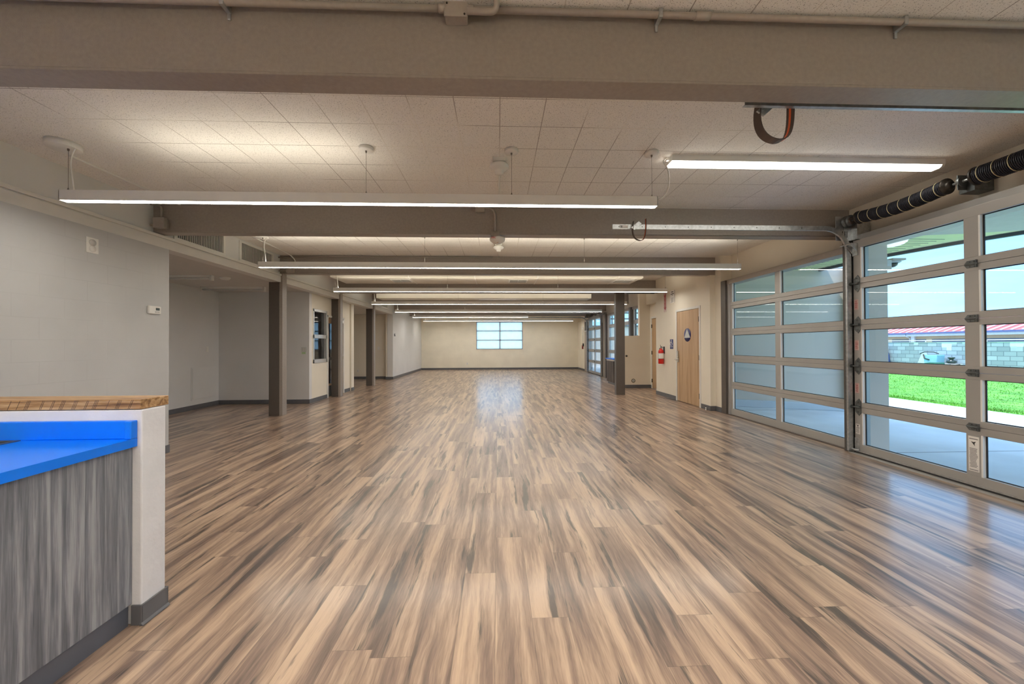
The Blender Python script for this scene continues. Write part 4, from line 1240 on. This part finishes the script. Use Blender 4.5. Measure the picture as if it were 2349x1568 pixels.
r = plate('wall_socket', '+x', (-4.22, 4.095, 2.41), .12, .16, 'square white outlet plate high on the near left block wall', 'socket', None)
MB().lathe((-4.214, 4.095, 2.44), [(.034, 0), (.034, .004), (0, .004)], 'x', 24).build('socket_face', 'louvre_grey', r)
MB().lathe((-4.214, 4.095, 2.375), [(.032, 0), (.032, .004), (0, .004)], 'x', 24).build('socket_face', 'white_plastic', r)
r = empty('thermostat', (-4.22, 4.79, 1.80), 'white thermostat with a dark display on the near left wall', 'thermostat')
box(-4.22, -4.19, 4.715, 4.875, 1.755, 1.85).build('body', 'white_plastic', r, bevel=.008)
box(-4.191, -4.188, 4.80, 4.85, 1.80, 1.83).build('display', 'lcd', r)
for i in range(3): box(-4.191, -4.187, 4.79 + i * .022, 4.806 + i * .022, 1.77, 1.785).build('button', 'louvre_grey', r, bevel=.001)
r = empty('thermostat', (-4.22, 15.65, 1.78), 'small grey thermostat on the far left wall near the recess corner', 'thermostat')
box(-4.22, -4.19, 15.60, 15.70, 1.73, 1.84).build('body', 'galvanized_dark', r, bevel=.006)
box(-4.19, -4.187, 15.62, 15.68, 1.78, 1.82).build('display', 'white_plastic', r)
plate('wall_socket', '+x', (-4.22, 16.04, .33), .075, .115, 'white outlet low on the far left wall', 'socket')
plate('wall_socket', '-y', (-5.68, 15.6, .33), .075, .115, 'white outlet low on the back wall of the far left recess', 'socket')
plate('light_switch', '-y', (-4.85, 15.6, 1.25), .075, .115, 'white switch on the back wall of the far left recess', 'switch', 'switch')
plate('wall_socket', '-y', (-1.70, 21.1, .33), .075, .115, 'white outlet low on the far end wall, left of the window', 'socket')
plate('wall_socket', '-y', (1.95, 21.1, 2.35), .075, .075, 'small plate high on the far end wall, right of the window', 'socket', None)
plate('light_switch', '+x', (-6.5, 8.72, 1.29), .07, .12, 'pale switch on the alcove side wall above the access panel', 'switch', 'switch')
r = plate('light_switch', '-y', (-4.55, 9.07, 1.27), .125, .12, 'double light switch near the alcove corner with a green note under it', 'switch', 'double', 'sign_grey')
nt_ = box(-4.60, -4.51, 9.062, 9.064, 1.165, 1.21).build('sticky_note', 'note_green')
nt_['label'] = 'small green sticky note below the double light switch'; nt_['category'] = 'note'
r = empty('access_panel', (-6.5, 8.62, .2), 'white square access panel low on the alcove side wall', 'access panel')
box(-6.5, -6.492, 8.275, 8.965, .195, .90).build('panel_frame', 'wall_paint_cool', r, bevel=.002)
box(-6.492, -6.486, 8.30, 8.94, .22, .875).build('panel_door', 'wall_paint_cool', r, bevel=.003)
# far right wall: door control and conduit
r = empty('door_control', (4.49, 19.83, 1.25), 'small dark red control box with a conduit rising above it, near the far corner', 'control box')
box(4.45, 4.5, 19.76, 19.90, 1.13, 1.33).build('box_body', 'red_print', r, bevel=.004)
box(4.445, 4.45, 19.79, 19.87, 1.17, 1.25).build('buttons', 'black_print', r)
MB().cyl((4.485, 19.80, 1.33), (4.485, 19.80, 2.6), .011, 8).box(4.45, 4.5, 19.76, 19.84, 2.18, 2.30).build('conduit', 'white_metal', r)
box(4.44, 4.5, 19.62, 19.72, 1.27, 1.42).build('disconnect_switch', 'black_print', label='small black switch box beside the red control box near the far corner', category='control box')
# door stop
r = empty('door_stop', (4.30, 7.62, 0), 'small metal door stop on the floor at the corner of the washroom wall', 'door stop')
MB().lathe((4.29, 7.66, 0), [(.022, 0), (.022, .008), (.010, .012), (.010, .03), (.018, .035), (.018, .05), (0, .052)], 'z', 16).build('stop_body', 'chrome', r)

# ------------------------------------------------------------------ counter at the left
pw = MB().box(-4.22, -1.747, 1.928, 2.062, 0, 1.048)
pw.build('wall_counter', 'plaster_white', bevel=.006, **ST)
MB().box(-1.747, -1.738, 1.92, 2.07, 0, .098).box(-1.79, -1.738, 1.919, 1.928, 0, .098).box(-4.22, -1.738, 2.062, 2.071, 0, .098).prism([(-1.747, 0), (-1.727, 0), (-1.730, .006), (-1.738, .014), (-1.747, .014)], 'y', 1.915, 2.071).build('baseboard_counter', 'rubber_base', bevel=.003, **ST)
cap = box(-4.2, -1.752, 1.925, 2.085, 1.05, 1.098).build('wood_cap', 'slab_wood', bevel=.003, label='thick rough-edged wooden cap lying on top of the white half wall', category='shelf')
sw_ = MB()
rng = random.Random(3)
for i in range(26):
    xx = -1.80 - i * .052 - rng.uniform(0, .02)
    for j in range(rng.choice((1, 2, 2, 3))):
        dx = j * .007
        sw_.prism([(xx - dx, 1.052), (xx - dx + .0016, 1.052), (xx - dx + .020, 1.096), (xx - dx + .0185, 1.096)], 'y', 1.9242, 1.9256)
sw_.build('saw_marks', 'dark_wood', cap)
cb = empty('base_cabinet', (-2.9, 1.6, 0), 'grey wood-grain base cabinet below the blue countertop', 'cabinet')
box(-4.2, -1.79, 1.32, 1.927, .103, .868).build('cabinet_body', 'grey_oak_laminate', cb, bevel=.001)
box(-4.2, -1.80, 1.38, 1.918, 0, .103).build('toe_kick', 'toe_vinyl', cb)
for i in range(3):
    a = -4.18 + i * .79
    dr = box(a + .01, a + .77, 1.30, 1.32, .12, .86).build('cabinet_door', 'grey_oak_laminate', cb, bevel=.001)
    MB().tube([(a + .68, 1.30, .78), (a + .68, 1.275, .78), (a + .68, 1.275, .66), (a + .68, 1.30, .66)], .005, 8).build('handle', 'chrome', dr)
cc = empty('countertop', (-2.9, 1.6, .87), 'bright blue countertop with a blue backsplash', 'countertop')
# slab with a cut-out for the sink
sx0, sx1, sy0, sy1 = -3.0, -2.285, 1.42, 1.885
MB().box(-4.21, sx0, 1.285, 1.927, .870, .91).box(sx1, -1.768, 1.285, 1.927, .870, .91).box(sx0, sx1, 1.285, sy0, .870, .91).box(sx0, sx1, sy1, 1.927, .870, .91).build('top_slab', 'blue_laminate', cc)
MB().box(-4.21, -1.786, 1.902, 1.927, .91, .998).box(-1.797, -1.766, 1.892, 1.927, .9102, .998).build('backsplash', 'blue_laminate', cc, bevel=.004)
sk = empty('sink', (.26, .06, -.12)); sk.parent = cc
MB().box(sx0, sx1, sy0, sy1, .70, .705).box(sx0, sx0 + .004, sy0, sy1, .70, .91).box(sx1 - .004, sx1, sy0, sy1, .70, .91).box(sx0, sx1, sy0, sy0 + .004, .70, .91).box(sx0, sx1, sy1 - .004, sy1, .70, .91).build('basin', 'sink_steel', sk)
MB().box(sx0 - .012, sx0 + .004, sy0 - .012, sy1 + .008, .91, .914).box(sx1 - .004, sx1 + .012, sy0 - .012, sy1 + .008, .91, .914).box(sx0, sx1, sy0 - .012, sy0 + .004, .91, .914).box(sx0, sx1, sy1 - .004, sy1 + .008, .91, .914).build('rim', 'galvanized_dark', sk)

# ------------------------------------------------------------------ outdoors
box(4.92, 10.0, -12, 9.6, -.16, -.02).box(4.565, 4.92, -12, 7.38, -.16, -.02).build('patio', 'concrete', **ST)
box(4.92, 10.0, 9.6, 48, -.16, -.025).box(4.565, 4.92, 11.84, 48, -.16, -.025).build('path', 'concrete_far', **ST)
box(-30, 60, 21.32, 60, -.3, -.10).build('ground', 'concrete_far', **ST)
k = MB()
for yy in (4.6, 1.4, 7.7): k.box(4.6, 10.0, yy - .006, yy + .006, -.0205, -.0185)
k.box(7.3, 7.312, -12, 9.6, -.0205, -.0185)
k.build('paving_joints', 'ext_grey_dark', **ST)
box(10.0, 21.5, -12, 60, -.16, -.015).build('lawn_ground', 'grass', **ST)
# grass blades
v, f = [], []
rng = random.Random(11)
for i in range(34000):
    if i < 9000: X_ = 10.0 + abs(rng.gauss(0, .25))
    else: X_ = 10.0 + 11.4 * rng.random() ** 1.5
    Y_ = rng.uniform(1.0, 24.0)
    h_ = rng.uniform(.02, .05) * (1.3 if X_ < 10.3 else 1)
    a = rng.uniform(0, PI); w_ = .006 + .0006 * (X_ - 10)
    dx, dy = math.cos(a) * w_, math.sin(a) * w_
    tx, ty = rng.uniform(-.02, .02), rng.uniform(-.02, .02)
    o_ = len(v)
    v += [(X_ - dx, Y_ - dy, -.016), (X_ + dx, Y_ + dy, -.016), (X_ + tx, Y_ + ty, -.016 + h_)]
    f.append((o_, o_ + 1, o_ + 2))
me = D.meshes.new('grass_blades'); me.from_pydata(v, [], f); me.materials.append(MATS['grass']); me.update()
o = D.objects.new('grass', me); COL.objects.link(o); o['kind'] = 'stuff'; o['label'] = 'bright green mown lawn beyond the patio'; o['category'] = 'grass'

# roof overhang
ov = empty('roof_overhang', (6, 3, 2.9), kind='structure')
poly = [(4.91, -6), (7.9, -6), (7.42, 4.85), (7.06, 5.6), (6.80, 6.5), (6.7, 8.3), (4.91, 9.0)]
MB().prism([(a, b) for a, b in poly if True], 'z', 2.93, 2.999).build('soffit_boards', 'soffit_lawn_bounce', ov)
k = MB()
for i in range(34): k.box(4.7, 7.6, 5.3 + i * .1, 5.308 + i * .1, 2.926, 2.931)
MB().prism([(4.91, -6), (7.80, -6), (7.36, 4.85), (6.58, 5.08), (5.78, 5.22), (4.91, 5.3)], 'z', 2.90, 2.93).build('soffit_panel', 'soffit_grey', ov)
k2 = MB()
fp = [(7.9, -6), (7.42, 4.85), (7.06, 5.6), (6.80, 6.5), (6.7, 8.3)]
for (a, b), (c, d_) in zip(fp, fp[1:]):
    n_ = Vector((d_ - b, -(c - a), 0)).normalized() * .06
    k2.prism([(a, b), (c, d_), (c + n_.x, d_ + n_.y), (a + n_.x, b + n_.y)], 'z', 2.88, 3.06)
k2.build('fascia', 'fascia_blue', ov)
MB().prism([(4.91, -6), (7.95, -6), (7.48, 4.85), (7.12, 5.65), (6.86, 6.5), (6.76, 8.4), (4.91, 9.1)], 'z', 3.0, 3.1).build('roof_deck', 'ext_grey_dark', ov)
bl = MB()
rngb = random.Random(5)
for i in range(26):
    yy = 5.45 + i * .11
    bl.box(4.92, 6.75, yy, yy + .006, 2.925, 2.930)
bl.build('board_grooves', 'ext_grey_dark', ov)
dl = empty('dome_light', (6.02, 5.62, 2.92), 'oval white dome light under the green lawn-tinted roof soffit outside', 'outdoor light')
MB().lathe((6.02, 5.55, 2.925), [(.19, 0), (.19, -.012)], 'z', 32).build('light_base', 'gutter_white', dl)
MB().lathe((6.02, 5.55, 2.913), [(.18, 0), (.172, -.025), (.13, -.055), (.06, -.075), (0, -.078)], 'z', 32).build('diffuser', 'dome_glow', dl)
# column outside between the openings
box(4.68, 4.955, 4.62, 4.80, -.02, 2.93).build('exterior_column', 'ext_grey', bevel=.004, label='flat grey column outside, seen through the left panes of the near overhead door', category='column')
cm = empty('security_camera', (5.15, 4.85, 2.4), 'white dome security camera on a bracket on the grey outside column', 'security camera')
MB().box(4.955, 5.10, 4.70, 4.78, 2.32, 2.36).box(5.06, 5.14, 4.78, 4.86, 2.33, 2.43).build('bracket', 'ext_grey', cm, bevel=.004)
MB().box(5.10, 5.165, 4.76, 4.84, 2.355, 2.455).build('back_box', 'gutter_white', cm, bevel=.006)
MB().lathe((5.235, 4.82, 2.44), [(.085, 0.01), (.088, -.01), (.07, -.02)], 'z', 24).build('camera_housing', 'gutter_white', cm)
MB().lathe((5.235, 4.82, 2.42), [(.055, 0), (.05, -.03), (.025, -.05), (0, -.055)], 'z', 24).build('dome', 'lcd', cm)
MB().box(5.16, 5.34, 4.74, 4.90, 2.45, 2.475).build('camera_hood', 'ext_grey', cm, bevel=.003)
# wing of the building
wa, wb = Vector((4.92, 8.42)), Vector((7.33, 7.45))
dirv = (wb - wa).normalized(); nrm = Vector((-dirv.y, dirv.x)) * .25
wg = empty('building_wing', (6, 8, 0), 'grey rendered wing wall outside, behind the glazed wall', 'building')
MB().prism([tuple(wa), tuple(wb), tuple(wb + nrm), tuple(wa + nrm)], 'z', -.02, 2.93).build('wall', 'ext_grey', wg)
c0 = wa - nrm * .35
MB().prism([tuple(c0), tuple(wb - nrm * .35 - dirv * .15), tuple(wb - dirv * .15), tuple(wa)], 'z', -.02, .13).build('kerb', 'concrete', wg, bevel=.01)
q0 = wb - dirv * .19
MB().prism([tuple(q0 - nrm * .5), tuple(wb - nrm * .5), tuple(wb), tuple(q0)], 'z', .15, 2.93).build('pilaster', 'ext_grey', wg, bevel=.004)
MB().prism([tuple(wb + dirv * .001), tuple(wb + nrm * 6), tuple(wb + nrm * 6 - dirv * .2), tuple(wb - dirv * .2)], 'z', -.02, 2.93).build('side_wall', 'ext_grey', wg)
MB().prism([tuple(q0 - nrm * .5 - dirv * .035), tuple(q0 - nrm * .5), tuple(q0), tuple(q0 - dirv * .035)], 'z', .13, 2.93).build('shadow_gap', 'ext_grey_dark', wg)
# courtyard building seen through the farther glazing
cbd = empty('courtyard_building', (8, 26, 0), 'grey building with gridded windows beyond the far glazed walls', 'building')
MB().box(5.4, 12, 26, 26.3, -.1, 2.6).build('wall', 'ext_grey', cbd)
k = MB()
for i in range(8): k.box(5.5 + i * .8, 5.56 + i * .8, 25.9, 26, 2.6, 3.9)
for z in (2.6, 3.1, 3.5, 3.9): k.box(5.4, 12, 25.9, 26, z, z + .08)
k.build('window_grid', 'ext_grey_dark', cbd)
MB().box(5.2, 12.2, 25.6, 26.4, 4.0, 4.3).build('roof_edge', 'ext_grey', cbd)

# block wall
BX = 21.6
box(BX, BX + .2, -14, 60, -.05, 1.40).build('boundary_wall', 'concrete_block', label='concrete block wall patched with white paint across the far side of the lawn', category='wall')
rl = empty('wall_railing', (BX, 15, 1.4), 'thin white pipe rail on top of the block wall', 'railing')
MB().cyl((BX + .1, -10, 1.50), (BX + .1, 50, 1.50), .022, 8).build('rail', 'gutter_white', rl)
for i in range(14): MB().cyl((BX + .1, 4 + i * 2.4, 1.40), (BX + .1, 4 + i * 2.4, 1.50), .02, 8).build('rail_post', 'gutter_white', rl)
box(BX - .02, BX + .22, -14, 60, 1.40, 1.42).build('wall_coping', 'gutter_white', rl)

# long building with the red roof
RX = 38.0
rb = empty('long_building', (RX, 30, 0), 'long low building with a red ribbed metal roof beyond the block wall', 'building')
box(RX + .5, RX + 9, -10, 90, -.3, 2.25).build('wall', 'beige_stucco', rb)
MB().prism([(RX, 2.33), (RX + 4.8, 3.95), (RX + 9.6, 2.33), (RX + 9.6, 2.25), (RX, 2.25)], 'y', -10, 90).build('roof', 'red_roof', rb)
ri = MB()
for i in range(166):
    yy = -9.5 + i * .6
    ri.prism([(RX - .02, 2.335), (RX + 4.8, 3.96), (RX + 4.8, 4.03), (RX - .02, 2.40)], 'y', yy, yy + .13)
o = ri.build('roof_rib', 'roof_rib', rb); o['kind'] = 'stuff'
box(RX - .12, RX + .02, -10, 90, 2.20, 2.33).build('gutter', 'gutter_blue', rb)
box(RX + .0, RX + .35, -10, 90, 2.0, 2.20).build('fascia', 'gutter_white', rb)
for i in range(9): MB().tube([(RX - .05, 6 + i * 9.3, 2.2), (RX - .05, 6 + i * 9.3, 2.05), (RX + .45, 6 + i * 9.3, 1.85), (RX + .45, 6 + i * 9.3, 0)], .05, 8).build('downpipe', 'gutter_white', rb)
for i in range(22):
    yy = 2 + i * 3.4
    box(RX + .44, RX + .5, yy, yy + 2.9, 1.0, 1.72).build('window_band', 'blue_glass_dark', rb)
for i in (20.0, 24.5, 33.6, 34.9): box(RX + .3, RX + .5, yy - 60 + i, yy - 59.7 + i, 0, 2.2).build('pier', 'gutter_white', rb)

# clutter by the block wall
cl = empty('wheelbarrow', (20.6, 17.1, 0), 'green wheelbarrow parked on the grass before the block wall', 'wheelbarrow')
MB().prism([(16.85, .26), (17.55, .26), (17.5, .34), (17.3, .43), (17.1, .47), (16.9, .46)], 'x', 20.35, 20.85).build('tray', 'teal_plastic', cl, bevel=.02)
MB().lathe((20.6, 17.75, .17), [(.04, -.04), (.18, -.04), (.18, .04), (.04, .04)], 'x', 20).build('wheel', 'black_rubber', cl)
MB().tube([(20.38, 17.75, .17), (20.38, 17.0, .26), (20.38, 16.3, .40)], .022, 8).tube([(20.82, 17.75, .17), (20.82, 17.0, .26), (20.82, 16.3, .40)], .022, 8).build('handles', 'hinge_dark', cl)
MB().tube([(20.4, 17.0, .26), (20.4, 16.9, -.01)], .02, 8).tube([(20.8, 17.0, .26), (20.8, 16.9, -.01)], .02, 8).build('legs', 'hinge_dark', cl)
b_ = empty('plastic_bin', (21.2, 17.6, 0), 'pale blue plastic bin with a dark handle behind the green wheelbarrow', 'bin')
MB().prism([(17.4, -.01), (17.85, -.01), (17.92, .80), (17.33, .80)], 'x', 21.0, 21.4).build('bin_body', 'pale_blue_plastic', b_, bevel=.02)
MB().tube([(20.98, 17.25, .86), (20.98, 17.45, .94), (20.98, 17.85, .94), (20.98, 18.05, .84)], .02, 8).tube([(20.98, 17.9, .82), (20.98, 17.85, .62), (20.98, 17.65, .56)], .025, 8).build('bin_handle', 'hinge_dark', b_)
MB().prism([(17.95, -.01), (18.55, -.01), (18.2, .86), (18.0, .88)], 'x', 21.25, 21.3).build('leaning_board', 'gutter_white', label='white board leaning on the block wall beside the pale blue bin', category='board')
p_ = empty('small_engine', (21.3, 17.1, 0), 'small dark rounded machine on a pale crate, right of the pale blue bin', 'machine')
MB().box(21.1, 21.5, 16.7, 17.25, -.01, .40).build('crate', 'gutter_white', p_, bevel=.02)
MB().lathe((21.3, 17.0, .40), [(.10, 0), (.17, .05), (.17, .13), (.07, .17), (.07, .22), (.13, .26), (.11, .30), (0, .31)], 'z', 18).build('machine_body', 'lcd', p_)
tp = empty('tarpaulin_cover', (20.9, 21.5, 0), 'dark blue tarpaulin-covered bulk standing before the block wall', 'tarpaulin')
MB().prism([(19.9, -.015), (24.2, -.015), (24.3, 1.0), (24.0, 1.32), (20.6, 1.34), (20.1, 1.2), (19.95, .7)], 'x', 21.0, 21.5).build('cover', 'tarp_blue', tp, bevel=.08)
# a few dry leaves on the patio
LEAF = ['dry leaf on the patio farther behind the second column of the glazed wall', 'dry leaf on the patio just outside the corner of the glazed wall beside the post',
        'curled dry leaf on the patio just outside the near overhead door', 'small dry leaf on the patio near the paving joint', 'dry leaf on the sunlit concrete close to the lawn']
for i, (X_, Y_) in enumerate(((5.35, 5.62), (5.05, 5.18), (5.18, 3.35), (6.9, 4.2), (8.6, 6.9))):
    a = rng.uniform(0, 6.28); L = .035
    pts = [(X_ + L * math.cos(a + t_) * (1 if j % 2 else .45), Y_ + L * math.sin(a + t_) * (1 if j % 2 else .45)) for j, t_ in enumerate([k_ * PI / 3 for k_ in range(6)])]
    mb_ = MB(); o_ = len(mb_.v)
    mb_.v += [(p_x, p_y, -.018 + .006 * (j % 2)) for j, (p_x, p_y) in enumerate(pts)] + [(p_x, p_y, -.016 + .008 * (j % 2)) for j, (p_x, p_y) in enumerate(pts)]
    mb_.face(range(6)); mb_.face(range(6, 12))
    for j in range(6): mb_.face((j, (j + 1) % 6, 6 + (j + 1) % 6, 6 + j))
    mb_.build('dry_leaf', 'leaf_brown', label=LEAF[i], category='leaf', group='dry leaves on the patio')
